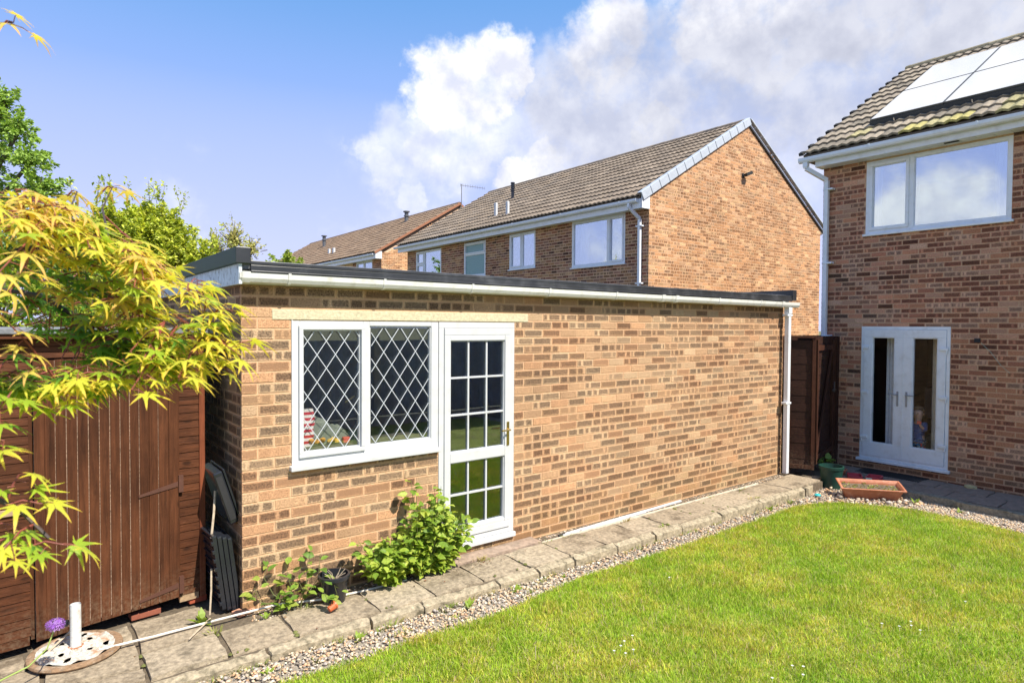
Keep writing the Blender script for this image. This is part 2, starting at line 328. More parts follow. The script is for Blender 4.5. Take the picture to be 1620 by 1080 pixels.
class MB:
    def __init__(s): s.v = []; s.f = []; s.c = []; s.m = []; s.col = (1, 1, 1); s.mi = 0
    def add(s, vs, fs):
        b = len(s.v); s.v += [tuple(map(float, p)) for p in vs]
        for f in fs: s.f.append(tuple(b + i for i in f)); s.c.append(s.col); s.m.append(s.mi)
        return s
    def box(s, x0, x1, y0, y1, z0, z1):
        P = [(x, y, z) for z in (z0, z1) for y in (y0, y1) for x in (x0, x1)]
        return s.add(P, [(0, 2, 3, 1), (4, 5, 7, 6), (0, 1, 5, 4), (2, 6, 7, 3), (0, 4, 6, 2), (1, 3, 7, 5)])
    def fbox(s, F, u0, u1, z0, z1, n0, n1):
        P = [F(u, z, n) for z in (z0, z1) for n in (n0, n1) for u in (u0, u1)]
        return s.add(P, [(0, 2, 3, 1), (4, 5, 7, 6), (0, 1, 5, 4), (2, 6, 7, 3), (0, 4, 6, 2), (1, 3, 7, 5)])
    def obox(s, M, hx, hy, hz):
        P = [tuple(M @ Vector((x, y, z))) for z in (-hz, hz) for y in (-hy, hy) for x in (-hx, hx)]
        return s.add(P, [(0, 2, 3, 1), (4, 5, 7, 6), (0, 1, 5, 4), (2, 6, 7, 3), (0, 4, 6, 2), (1, 3, 7, 5)])
    def bar(s, a, b, w, h, up=(0, 0, 1)):
        a = Vector(a); b = Vector(b); d = (b - a); L = d.length; d.normalize(); U = Vector(up)
        S = d.cross(U).normalized(); U = S.cross(d)
        M = Matrix(((d.x, S.x, U.x, (a.x + b.x) / 2), (d.y, S.y, U.y, (a.y + b.y) / 2), (d.z, S.z, U.z, (a.z + b.z) / 2), (0, 0, 0, 1)))
        return s.obox(M, L / 2, w / 2, h / 2)
    def tube(s, pts, r, seg=8, cap=True):
        pts = [Vector(p) for p in pts]; rs = r if isinstance(r, (list, tuple)) else [r] * len(pts)
        rings = []; prev = None
        for i, p in enumerate(pts):
            d = (pts[min(i + 1, len(pts) - 1)] - pts[max(i - 1, 0)]).normalized()
            ref = prev if prev is not None else (Vector((0, 0, 1)) if abs(d.z) < .9 else Vector((1, 0, 0)))
            S = d.cross(ref).normalized(); U = S.cross(d).normalized(); prev = U
            rings.append([p + (S * math.cos(t) + U * math.sin(t)) * rs[i] for t in [2 * math.pi * k / seg for k in range(seg)]])
        vs = [q for R in rings for q in R]; fs = []
        for i in range(len(pts) - 1):
            for k in range(seg):
                a = i * seg + k; b = i * seg + (k + 1) % seg; fs.append((a, b, b + seg, a + seg))
        if cap: fs += [tuple(range(seg))[::-1], tuple((len(pts) - 1) * seg + k for k in range(seg))]
        return s.add(vs, fs)
    def lathe(s, prof, c=(0, 0, 0), seg=24, M=None):
        vs = []; fs = []
        for r, z in prof:
            for k in range(seg):
                t = 2 * math.pi * k / seg; p = Vector((r * math.cos(t), r * math.sin(t), z)); p = (M @ p) if M else p + Vector(c); vs.append(tuple(p))
        for i in range(len(prof) - 1):
            for k in range(seg):
                a = i * seg + k; b = i * seg + (k + 1) % seg; fs.append((a, b, b + seg, a + seg))
        return s.add(vs, fs)
    def poly(s, pts, z0, z1):
        n = len(pts); vs = [(x, y, z0) for x, y in pts] + [(x, y, z1) for x, y in pts]
        fs = [tuple(range(n))[::-1], tuple(range(n, 2 * n))] + [(i, (i + 1) % n, n + (i + 1) % n, n + i) for i in range(n)]
        return s.add(vs, fs)
    def build(s, name, mat, parent=None, smooth=False, bevel=0, seg=2, cols=False, center=None):
        v = np.array(s.v); c = center if center is not None else np.array([(v[:, 0].min() + v[:, 0].max()) / 2, (v[:, 1].min() + v[:, 1].max()) / 2, v[:, 2].min()])
        me = mesh_from(name, v - c, s.f, cols=s.c if cols else None, smooth=smooth, mi=s.m if isinstance(mat, (list, tuple)) else None)
        bm = bmesh.new(); bm.from_mesh(me); bmesh.ops.recalc_face_normals(bm, faces=bm.faces); bm.to_mesh(me); bm.free()
        if smooth: me.set_sharp_from_angle(angle=rad(40))
        o = link(me, name, mat, parent, c)
        if bevel:
            b = o.modifiers.new('bevel', 'BEVEL'); b.width = bevel; b.segments = seg; b.limit_method = 'ANGLE'; b.angle_limit = rad(40)
        return o

def frame(O, U, N):
    O = np.array(O, float); U = np.array(U, float); N = np.array(N, float)
    def F(u, z, n=0.):
        p = O + U * u + N * n; return (p[0], p[1], p[2] + z)
    F.O, F.U, F.N = O, U, N
    return F

def vis_score(c):
    """how large a piece of unit size shows from where the photo was taken"""
    d = np.asarray(c) - CAMP; z = d @ CF
    x = (d @ CR) / np.maximum(z, .01); y = (d @ CU) / np.maximum(z, .01)
    ok = (z > .2) & (np.abs(x) < .84) & (np.abs(y) < .57)
    return np.where(ok, 1 / np.maximum(z, .2), 0)

# ---------------------------------------------------------------- brickwork
def brick_list(F, u0, u1, z0, z1, ch, bl, openings=(), top=None, pal=None, rnd=random, proud=0., jit=.0012, corner=(0, 0)):
    """rows of stretchers, half-lapped; returns dicts"""
    out = []; nrow = int(round((z1 - z0) / ch)); j = ch * .13
    for r in range(nrow):
        za = z0 + r * ch; zc = za + ch / 2
        u = u0 - (bl / 2 if r % 2 else 0)
        if corner[0] == 1: u = u0 + (0 if r % 2 else -bl / 2)
        while u < u1 - .01:
            a, b = max(u, u0), min(u + bl, u1)
            segs = [(a, b - j if b < u1 else b)]
            for (oa, ob, oz0, oz1) in openings:
                if oz0 < zc < oz1:
                    ns = []
                    for (p, q) in segs:
                        if q <= oa or p >= ob: ns.append((p, q)); continue
                        if p < oa: ns.append((p, oa))
                        if q > ob: ns.append((ob, q))
                    segs = ns
            for p, q in segs:
                if q - p < .02: continue
                if top is not None and zc + ch * .5 > top((p + q) / 2): continue
                col, dark, band = pal(rnd)
                out.append(dict(F=F, u=(p + q) / 2, z=za + j / 2, w=q - p, h=ch - j, col=col, dark=dark, band=band, n=proud + rnd.uniform(-jit, jit * 1.5)))
            u += bl
    return out
def brick_arrays(w, h, d):
    """box without back, x along wall, y = outward -> local (x, n, z) ; returns verts, quads, uvs"""
    b = .002
    v = [(-w / 2, 0, 0), (w / 2, 0, 0), (w / 2, 0, h), (-w / 2, 0, h), (-w / 2 + b, d, b), (w / 2 - b, d, b), (w / 2 - b, d, h - b), (-w / 2 + b, d, h - b)]
    f = [(4, 5, 6, 7), (0, 1, 5, 4), (1, 2, 6, 5), (2, 3, 7, 6), (3, 0, 4, 7)]
    uvv = [(0, 0), (1, 0), (1, 1), (0, 1), (0, 0), (1, 0), (1, 1), (0, 1)]
    return np.array(v), f, [uvv[i] for q in f for i in q]
def lay_bricks(parent, bricks, mat, n_ind=300, depth=.018, name='brick'):
    cs = np.array([b['F'](b['u'], b['z'] + b['h'] / 2, 0) for b in bricks])
    sc = vis_score(cs); vd = cs - CAMP; vd /= np.linalg.norm(vd, axis=1)[:, None]
    fac = np.array([max(.0, -float(v @ b['F'].N)) for v, b in zip(vd, bricks)])
    sc = sc * fac * np.array([min(1, b['w'] / .2) for b in bricks])
    order = np.argsort(-sc)[:n_ind]; ind = set(order.tolist())
    V = []; Fc = []; UV = []; C = []; BP = []; base = 0
    protos = {}
    for i, b in enumerate(bricks):
        F = b['F']
        if i in ind:
            key = (round(b['w'], 3), round(b['h'], 3), tuple(F.N), random.randrange(26) if b['w'] > .19 else random.randrange(4))
            if key not in protos:
                lv, f, uv = brick_arrays(b['w'], b['h'], depth)
                wv = lv[:, :1] * F.U[None] + lv[:, 1:2] * F.N[None] + lv[:, 2:] * np.array([[0, 0, 1.]])
                # keep faces outward for either handedness
                hand = np.dot(np.cross(F.U, [0, 0, 1]), F.N)
                ff = f if hand > 0 else [tuple(reversed(q)) for q in f]
                uu = uv if hand > 0 else [x for k in range(5) for x in reversed(uv[4 * k:4 * k + 4])]
                me = mesh_from(name, wv, np.array(ff), cols=[b['col']] * 5, uv=uu, bp=[(b['dark'], b['band'], random.random())] * 5)
                me.materials.append(mat); protos[key] = me
            link(protos[key], name, None, parent, F(b['u'], b['z'], b['n'] - depth))
        else:
            lv, f, uv = brick_arrays(b['w'], b['h'], depth)
            o = np.array(F(b['u'], b['z'], b['n'] - depth))
            wv = o + lv[:, :1] * F.U[None] + lv[:, 1:2] * F.N[None] + lv[:, 2:] * np.array([[0, 0, 1.]])
            hand = np.dot(np.cross(F.U, [0, 0, 1]), F.N)
            ff = np.array(f) if hand > 0 else np.array(f)[:, ::-1]
            uu = np.array(uv).reshape(5, 4, 2); uu = uu if hand > 0 else uu[:, ::-1]
            V.append(wv); Fc.append(ff + base); UV.append(uu.reshape(-1, 2)); C += [b['col']] * 5; BP += [(b['dark'], b['band'], random.random())] * 5; base += 8
    if V:
        v = np.concatenate(V); c = v.mean(0)
        me = mesh_from('brick_courses', v - c, np.concatenate(Fc), cols=C, uv=np.concatenate(UV), bp=BP); me.materials.append(mat)
        o = link(me, 'brick_courses', None, parent, c); o['kind'] = 'stuff'
def mortar(parent, F, u0, u1, z0, z1, openings, mat, n=-.005, thick=.1, name='mortar_wall', top=None):
    mb = MB(); us = sorted({u0, u1} | {x for o in openings for x in o[:2] if u0 < x < u1})
    for a, b in zip(us[:-1], us[1:]):
        spans = [(z0, z1)]; m = (a + b) / 2
        for (oa, ob, oz0, oz1) in openings:
            if oa < m < ob:
                ns = []
                for p, q in spans:
                    if q <= oz0 or p >= oz1: ns.append((p, q)); continue
                    if p < oz0: ns.append((p, oz0))
                    if q > oz1: ns.append((oz1, q))
                spans = ns
        for p, q in spans: mb.fbox(F, a, b, p, q, n - thick, n)
    if top: # gable triangle on top
        pts = top; vs = [F(u, z, nn) for nn in (n - thick, n) for u, z in pts]; k = len(pts)
        mb.add(vs, [tuple(range(k))[::-1], tuple(range(k, 2 * k))] + [(i, (i + 1) % k, k + (i + 1) % k, k + i) for i in range(k)])
    return mb.build(name, mat, parent)

def pal_garage(r):
    b = random.choice([(.56, .35, .205), (.53, .325, .185), (.58, .39, .24), (.51, .32, .19), (.555, .37, .225), (.54, .31, .175), (.59, .41, .255)])
    k = r.uniform(.88, 1.06); c = tuple(min(.85, x * k) for x in b)
    t = r.random()
    if t < .16: d = r.uniform(0, .25)
    elif t < .55: d = r.uniform(.5, .95)
    else: d = r.uniform(1., 1.5)
    band = r.uniform(.12, .8) if r.random() < .45 else -1
    return c, d, band
def pal_house(r):
    b = random.choice([(.53, .245, .15), (.48, .235, .155), (.57, .31, .205), (.49, .28, .19), (.44, .19, .12), (.59, .36, .25), (.51, .24, .14)])
    k = r.uniform(.8, 1.1); c = tuple(x * k for x in b)
    t = r.random(); d = r.uniform(0, .2) if t < .34 else (r.uniform(.8, 1.15) if t < .85 else 1.15)
    band = r.uniform(.12, .75) if t >= .34 and r.random() < .65 else -1
    if t > .93: c = tuple(x * .5 for x in c); band = -1
    return c, d, band
def pal_mid(r):
    b = random.choice([(.62, .35, .18), (.57, .32, .165), (.66, .42, .23), (.58, .36, .21), (.52, .28, .14)])
    k = r.uniform(.85, 1.12); c = tuple(min(.8, x * k) for x in b)
    t = r.random(); d = r.uniform(0, .25) if t < .38 else r.uniform(.6, 1.1)
    return c, d, r.choice([.33, .5, -1, .62, .28])

# ---------------------------------------------------------------- windows
def ring(mb, F, a, b, c, d, w, n0, n1):
    mb.fbox(F, a, b, d - w, d, n0, n1); mb.fbox(F, a, b, c, c + w, n0, n1)
    mb.fbox(F, a, a + w, c + w, d - w, n0, n1); mb.fbox(F, b - w, b, c + w, d - w, n0, n1)
def window(house, F, u0, u1, z0, z1, lights, glass, mat, label=None, sill=True, name='window', fw=.05, inset=-.015, vertex=None):
    """lights: (a,b,c,d,casement)"""
    base = F((u0 + u1) / 2, z0, 0)
    w = bpy.data.objects.new(name, None); COL.objects.link(w); w.parent = house; w.location = tuple(np.array(base) - WLOC[house.name]); w.empty_display_size = .1; WLOC[w.name] = np.array(base)
    if label: w['label'] = label
    mb = MB(); us = sorted({u0, u1} | {x for l in lights for x in l[:2]}); zs = sorted({z0, z1} | {x for l in lights for x in l[2:4]})
    for a, b in zip(us[:-1], us[1:]):
        run = None
        for c, d in zip(zs[:-1], zs[1:]):
            m = ((a + b) / 2, (c + d) / 2)
            if any(l[0] < m[0] < l[1] and l[2] < m[1] < l[3] for l in lights):
                if run: mb.fbox(F, a, b, run[0], run[1], inset - .06, inset); run = None
            else: run = (run[0], d) if run else (c, d)
        if run: mb.fbox(F, a, b, run[0], run[1], inset - .06, inset)
    mb.build('frame', mat, w, bevel=.003)
    for (a, b, c, d, cas) in lights:
        if cas:
            m2 = MB(); ring(m2, F, a - .012, b + .012, c - .012, d + .012, cas, inset - .05, inset + .018); m2.build('casement', mat, w, bevel=.004)
            a, b, c, d = a + cas - .012, b - cas + .012, c + cas - .012, d - cas + .012
        m2 = MB(); gb = .010; ring(m2, F, a, b, c, d, gb, inset - .045, inset - .012)
        m2.build('glazing_bead', mat, w)
        MB().fbox(F, a + .002, b - .002, c + .002, d - .002, inset - .036, inset - .030).build('pane', glass, w)
    if sill:
        MB().fbox(F, u0 - .03, u1 + .03, z0 - .035, z0 - .001, inset - .05, .045).build('sill', mat, w, bevel=.005)
    return w
def room(house, F, u0, u1, z0, z1, depth, mat, name='room_interior'):
    mb = MB(); P = [F(u, z, n) for z in (z0, z1) for n in (-.13 - depth, -.13) for u in (u0, u1)]
    mb.add(P, [(0, 1, 3, 2), (4, 6, 7, 5), (0, 4, 5, 1), (0, 2, 6, 4), (1, 5, 7, 3)])
    return mb.build(name, mat, house)

# ================================================================ GROUND
def zl(x): return -.148 - .0072 * x
def ground():
    s = MB(); s.box(-400, 400, -400, 400, -.6, -.34); g = s.build('ground', simple('rough_ground', (.13, .13, .06), .95, var=.3, scale=.5, bump=.4)); g['kind'] = 'structure'
    lawn_edge = [(-6, -.92), (-.2, -.93), (.12, -.95), (.58, -.97), (1.0, -.94), (1.55, -.99), (2.23, -.91), (2.8, -.84), (3.46, -.85), (4.34, -.86), (5.06, -.85), (5.91, -.84), (6.6, -.80), (7.1, -.88), (7.45, -1.1), (7.75, -1.5), (7.9, -1.85), (7.93, -2.24), (7.92, -2.59), (7.86, -2.94), (7.8, -4.5), (7.8, -8.15), (-6, -8.15)]
    lawn_edge = [(CAMP[0] + (a - CAMP[0]) * .981, CAMP[1] + (b - CAMP[1]) * .981) if b > -4 and a > -5 else (a, b) for a, b in lawn_edge]
    e = lawn_edge[::-1]; n = len(e); s = MB(); s.add([(x, y, -.36) for x, y in e] + [(x, y, zl(x) - .004) for x, y in e], [tuple(range(n, 2 * n))] + [(i, (i + 1) % n, n + (i + 1) % n, n + i) for i in range(n)]); o = s.build('lawn', LAWNM); o['kind'] = 'structure'
    s = MB(); s.add([(x, y, z) for z in (0, 1) for x, y in ((-6.2, -8.2), (9.44, -8.2), (9.44, .35), (-6.2, .35))], [(4, 5, 6, 7)]); s.v = [(x, y, -.4 if z == 0 else zl(x) - .018) for x, y, z in s.v]; o = s.build('gravel_bed', simple('gravel_grit', (.30, .26, .21), .95, var=.4, scale=60, bump=1., bscale=80)); o['kind'] = 'structure'
    return lawn_edge
LAWN = ground()
def inside(px, py, poly):
    x = np.asarray(px); y = np.asarray(py); r = np.zeros(x.shape, bool); n = len(poly)
    for i in range(n):
        x1, y1 = poly[i]; x2, y2 = poly[(i + 1) % n]
        c = ((y1 > y) != (y2 > y)) & (x < (x2 - x1) * (y - y1) / ((y2 - y1) + 1e-12) + x1); r ^= c
    return r
def rough_slab(name, x0, x1, y0, y1, z0, z1, mat, parent, tilt=(0, 0), n=(5, 4), amp=.004, rot=0., chips=.012):
    """stone flag with uneven outline, chipped arrises and slight tilt"""
    cx, cy = (x0 + x1) / 2, (y0 + y1) / 2; hx, hy = (x1 - x0) / 2, (y1 - y0) / 2
    nx, ny = n; vs = []; fs = []
    top = {}
    for j in range(ny + 1):
        for i in range(nx + 1):
            a = -hx + 2 * hx * i / nx; b = -hy + 2 * hy * j / ny
            e = i in (0, nx) or j in (0, ny)
            aa = a + (random.uniform(-chips, chips * .3) * (1 if a > 0 else -1) if i in (0, nx) else 0)
            bb = b + (random.uniform(-chips, chips * .3) * (1 if b > 0 else -1) if j in (0, ny) else 0)
            z = z1 + a * tilt[0] + b * tilt[1] + random.uniform(-amp, amp) * .6 - (random.uniform(.002, .010) if e else 0)
            top[i, j] = len(vs); vs.append((aa, bb, z))
    for j in range(ny):
        for i in range(nx): fs.append((top[i, j], top[i + 1, j], top[i + 1, j + 1], top[i, j + 1]))
    per = [(i, 0) for i in range(nx)] + [(nx, j) for j in range(ny)] + [(i, ny) for i in range(nx, 0, -1)] + [(0, j) for j in range(ny, 0, -1)]
    mid = []
    for k in per:
        x, y, z = vs[top[k]]; mid.append(len(vs)); vs.append((x * 1.012 + random.uniform(-.003, .003), y * 1.012, z - .018))
    bot = []
    for k in per:
        x, y, z = vs[top[k]]; bot.append(len(vs)); vs.append((x * 1.0, y * 1.0, z0))
    m = len(per)
    for k in range(m):
        q = (k + 1) % m; fs.append((top[per[k]], mid[k], mid[q], top[per[q]])); fs.append((mid[k], bot[k], bot[q], mid[q]))
    c, s_ = math.cos(rot), math.sin(rot)
    mb = MB(); mb.add([(cx + x * c - y * s_, cy + x * s_ + y * c, z) for x, y, z in vs], fs)
    return mb.build(name, mat, parent, smooth=True)
def struct_root(name, loc):
    o = bpy.data.objects.new(name, None); COL.objects.link(o); o.location = loc; o['kind'] = 'structure'; WLOC[o.name] = np.array(loc, float); return o
def path():
    p = struct_root('path', (3.5, -.4, -.1))
    bed = MB(); bed.box(-6, 7.84, -.63, .0, -.24, -.098); bed.build('path_bed', SOIL, p)
    bed = MB(); bed.box(-6, -.0, 0, 3., -.24, -.094); bed.build('path_bed', SOIL, p)
    xs = [-.22, .22, .86, 1.35, 1.84, 2.36, 2.86, 3.35, 3.92, 4.38, 4.92, 5.43, 6.26, 7.0, 7.82]
    for i, (a, b) in enumerate(zip(xs[:-1], xs[1:])):
        m = SLAB2 if i in (2, 5, 8, 11) else SLAB
        y1 = -.19 if b < 5 else -.165
        rough_slab('slab', a + .004, b - .004, -.612, y1, -.13, -.078 + random.uniform(-.006, .006), m, p, (random.uniform(-.008, .008), random.uniform(-.012, .012)), rot=random.uniform(-.012, .012))
    # wider paved corner in front of the shed
    for (a, b, c, d, m) in [(-.70, -.24, -.22, .30, SLAB), (-1.30, -.72, -.0, .26, SLAB2), (-.70, -.24, -.60, -.24, SLAB2), (-1.22, -.72, -.40, -.02, SLAB), (-1.9, -1.32, .0, .2, SLAB), (-1.9, -1.24, -.40, -.02, SLAB), (-1.9, -1.24, -.6, -.42, SLAB2), (-1.22, -.72, -.60, -.42, SLAB)]:
        rough_slab('slab', a + .001, b - .001, c + .001, d - .001, -.13, -.066 + random.uniform(-.008, .006), m, p, (random.uniform(-.015, .015), random.uniform(-.015, .015)), rot=random.uniform(-.02, .02))
    rough_slab('doorstep_slab', 1.62, 2.86, -.19, -.008, -.13, -.058, simple('doorstep_concrete', (.34, .25, .19), .95, var=.3, scale=20, bump=1., dirt=(.2, .16, .12), dirt_s=8, dirt_a=.7), p, n=(8, 3))
    # kerb stones
    x = -2.1
    while x < 7.2:
        L = random.choice([.45, .6, .75, .9]); e = min(x + L, 7.25)
        rough_slab('kerb_stone', x + .006, e - .006, -.695, -.614, -.28, -.092 + random.uniform(-.012, .004), KERB, p, (random.uniform(-.01, .01), .32), n=(max(6, int(L / .06)), 3), amp=.006, chips=.013, rot=random.uniform(-.015, .015))
        x = e
    for (ax, ay, bx, by) in [(7.27, -.66, 7.75, -.54), (7.76, -.54, 8.12, -.40)]:
        L = math.hypot(bx - ax, by - ay); rough_slab('kerb_stone', (ax + bx) / 2 - L / 2 + .005, (ax + bx) / 2 + L / 2 - .005, (ay + by) / 2 - .055, (ay + by) / 2 + .055, -.28, -.10, KERB, p, n=(6, 3), amp=.008, rot=math.atan2(by - ay, bx - ax), chips=.015)
    # moss and dirt in the joints
    mb = MB()
    for k in range(34):
        jx = random.choice(xs + [-.23, -.71, -.71]); y = random.uniform(-.60, -.2); r = random.uniform(.006, .018)
        if random.random() < .4: jx = random.uniform(-1.2, 7); y = -.585
        pts = [(jx + r * 1.5 * math.cos(t) * random.uniform(.6, 1.2), y + r * 1.6 * math.sin(t) * random.uniform(.6, 1.2)) for t in np.linspace(0, 2 * math.pi, 9)[:-1]]
        mb.add([(px, py, -.081) for px, py in pts] + [(jx, y, -.066)], [(i, (i + 1) % 8, 8) for i in range(8)])
    o = mb.build('moss', MOSS, p, smooth=True); o['kind'] = 'stuff'
    # patio along the right hand house
    q = struct_root('patio', (8.9, -1.5, -.16))
    b = MB(); b.box(7.85, 9.44, -.45, .9, -.3, -.148); b.build('patio_bed', SOIL, q)
    b = MB(); b.box(8.42, 9.44, -8.1, -.451, -.3, -.166); b.build('patio_bed', SOIL, q)
    for (x0, x1) in ((8.45, 8.9), (8.915, 9.37)):
        y = .1 if x0 > 8.8 else -.45
        while y > -7.8:
            L = random.choice([.6, .9]); rough_slab('slab', x0, x1 - .0, y - L + .012, y, -.2, -.128 + random.uniform(-.005, .005), SLABR, q, (random.uniform(-.006, .006), random.uniform(-.006, .006))); y -= L
    y = -.5; x = 8.40
    while y > -7.8:
        L = random.choice([.6, .75, .9]); nx_ = 8.40 - .10 * max(0, min(1, (-y - 1.2) / 1.6)) - .03
        rough_slab('kerb_stone', nx_ - .06, nx_ + .06, y - L + .008, y, -.32, -.118 + random.uniform(-.008, .008), KERBD, q, n=(3, 9), amp=.008, chips=.014); y -= L
    for (a, b_, c, d) in [(7.9, 8.6, .0, .55), (8.62, 9.4, .0, .55)]: rough_slab('slab', a, b_, c, d, -.2, -.14, SLABR, q)
path()
def soil_bits():
    s = MB(); s.box(0.02, 1.72, -.185, -.006, -.14, -.102); o = s.build('soil', SOIL); o['kind'] = 'structure'
soil_bits()

ICO_V = None
def ico():
    global ICO_V
    if ICO_V is None:
        bm = bmesh.new(); bmesh.ops.create_icosphere(bm, subdivisions=1, radius=1); bm.verts.ensure_lookup_table()
        ICO_V = (np.array([v.co[:] for v in bm.verts]), np.array([[v.index for v in f.verts] for f in bm.faces])); bm.free()
    return ICO_V
def pebbles(name, pts, rmin, rmax, z, label_kind='stuff'):
    v, f = ico(); n = len(pts); r = RNG.uniform(rmin, rmax, n) * RNG.uniform(.7, 1.2, n)
    sc = np.stack([r * RNG.uniform(.8, 1.4, n), r * RNG.uniform(.8, 1.2, n), r * RNG.uniform(.45, .8, n)], 1)
    a = RNG.uniform(0, 6.28, n); V = v[None] * (1 + RNG.uniform(-.16, .16, (n, len(v), 1))) * sc[:, None]
    X = V[..., 0] * np.cos(a)[:, None] - V[..., 1] * np.sin(a)[:, None]; Y = V[..., 0] * np.sin(a)[:, None] + V[..., 1] * np.cos(a)[:, None]
    tl = RNG.uniform(-.4, .4, (n, 1)); Z = V[..., 2] + X * tl
    P = np.stack([X + pts[:, :1], Y + pts[:, 1:2], Z + (z if np.isscalar(z) else z[:, None]) + (r * RNG.uniform(0, .9, n))[:, None]], -1).reshape(-1, 3)
    Fc = (f[None] + (np.arange(n) * len(v))[:, None, None]).reshape(-1, 3)
    pal = np.array([(.40, .31, .22), (.46, .38, .28), (.28, .23, .18), (.54, .47, .38), (.44, .27, .16), (.20, .17, .14), (.33, .29, .26), (.50, .35, .21)])
    c = pal[RNG.integers(0, len(pal), n)] * RNG.uniform(.95, 1.45, (n, 1)); me = mesh_from(name, P, Fc, cols=np.repeat(c, len(f), 0), smooth=True)
    o = link(me, name, STONEM); o['kind'] = label_kind; return o
def gravel():
    x = RNG.uniform(-2.2, 8.6, 42000); y = RNG.uniform(-2.0, -.4, 42000)
    ok = (~inside(x, y, [(a, b) for a, b in LAWN])) & (((x < 7.3) & (y < -.685)) | ((x >= 7.3) & (y < -.58 + (x - 7.3) * .25) & (x < 8.33)))
    P = np.stack([x[ok], y[ok]], 1)
    y2 = RNG.uniform(-5, -1.9, 9000); x2 = RNG.uniform(7.7, 8.33, 9000); ok2 = ~inside(x2, y2, LAWN) & (x2 < 8.33 - .1 * np.clip((-y2 - 1.2) / 1.6, 0, 1)); P = np.concatenate([P, np.stack([x2[ok2], y2[ok2]], 1)])
    o = pebbles('gravel', P, .005, .014, zl(P[:, 0]) - .008); o['label'] = 'mixed pale gravel strip between kerb stones and lawn'
    x = RNG.uniform(2.86, 7.7, 7000); y = -.006 - RNG.uniform(0, 1, 7000) * np.interp(x, [2.8, 5, 7.8], [.18, .18, .15])
    o = pebbles('gravel', np.stack([x, y], 1), .004, .011, -.108); o['label'] = 'fine gravel along the foot of the garage wall'
    x = RNG.uniform(6.6, 8.3, 160); y = RNG.uniform(-1.8, -.65, 160); ok = ~inside(x, y, LAWN) & (y < -.66 + (x - 7.3) * .25)
    o = pebbles('cobbles', np.stack([x[ok], y[ok]], 1), .018, .036, -.205); o['label'] = 'larger rounded cobbles on the gravel in the corner'
    x = RNG.uniform(.03, 1.7, 500); y = RNG.uniform(-.18, -.01, 500)
    o = pebbles('soil_crumbs', np.stack([x, y], 1), .003, .012, -.1); o['label'] = 'small stones on the soil bed under the window'
gravel()

def tufts():
    rr = random.Random(21); m = MB()
    for c in range(70):
        x = rr.uniform(-.4, 7.6); y = rr.choice([-.70, -.72, -.76, -.90]) + rr.uniform(-.02, .02) if c < 55 else rr.choice([-.585, -.22]); z = zl(x) - .01 if y < -.65 else -.09
        if x > 7.2 and y < -.65: continue
        big = rr.random() < .3; col = rr.choice([(.30, .40, .06), (.36, .40, .08), (.24, .30, .06), (.42, .36, .14)])
        for k in range(rr.randint(10, 34)):
            a = rr.uniform(0, 6.28); r = abs(rr.gauss(0, .03)); p = Vector((x + r * math.cos(a) * 1.6, y + r * math.sin(a) * .6, z)); h = rr.uniform(.015, .05) * (1.5 if big else 1); d = Vector((math.cos(a) * .5, math.sin(a) * .5, 1)).normalized(); w = Vector((-math.sin(a), math.cos(a), 0)) * rr.uniform(.0015, .0035)
            kk = rr.uniform(.7, 1.2); m.col = tuple(q * kk for q in col); m.add([tuple(p - w), tuple(p + w), tuple(p + d * h * .6 + w), tuple(p + d * h + Vector((math.cos(a), math.sin(a), -.3)) * h * .3), tuple(p + d * h * .6 - w)], [(0, 1, 2, 4), (4, 2, 3)])
    o = m.build('ground_cover', LEAFM, None, cols=True); o['kind'] = 'stuff'; o['label'] = 'small grassy weeds and seedlings scattered along the kerb and gravel'
    m = MB()
    for c in range(90):
        x = rr.gauss(2.05, .16) if c < 45 else rr.uniform(-1., 7); y = rr.gauss(-.27, .05) if c < 45 else rr.uniform(-.6, -.2); p = Vector((x, y, -.070)); a = rr.uniform(0, 6.28); L = rr.uniform(.006, .016); d = Vector((math.cos(a), math.sin(a), rr.uniform(-.1, .4))) * L; w = Vector((-math.sin(a), math.cos(a), rr.uniform(0, .5))) * L * .4
        m.col = rr.choice([(.16, .06, .03), (.22, .12, .05), (.08, .05, .03)]); m.add([tuple(p - d), tuple(p + w), tuple(p + d), tuple(p - w)], [(0, 1, 2, 3)])
    o = m.build('leaf_litter', PAINTED, None, cols=True); o['kind'] = 'stuff'; o['label'] = 'crumbs of dry brown leaf litter on the paving by the doorstep'
tufts()
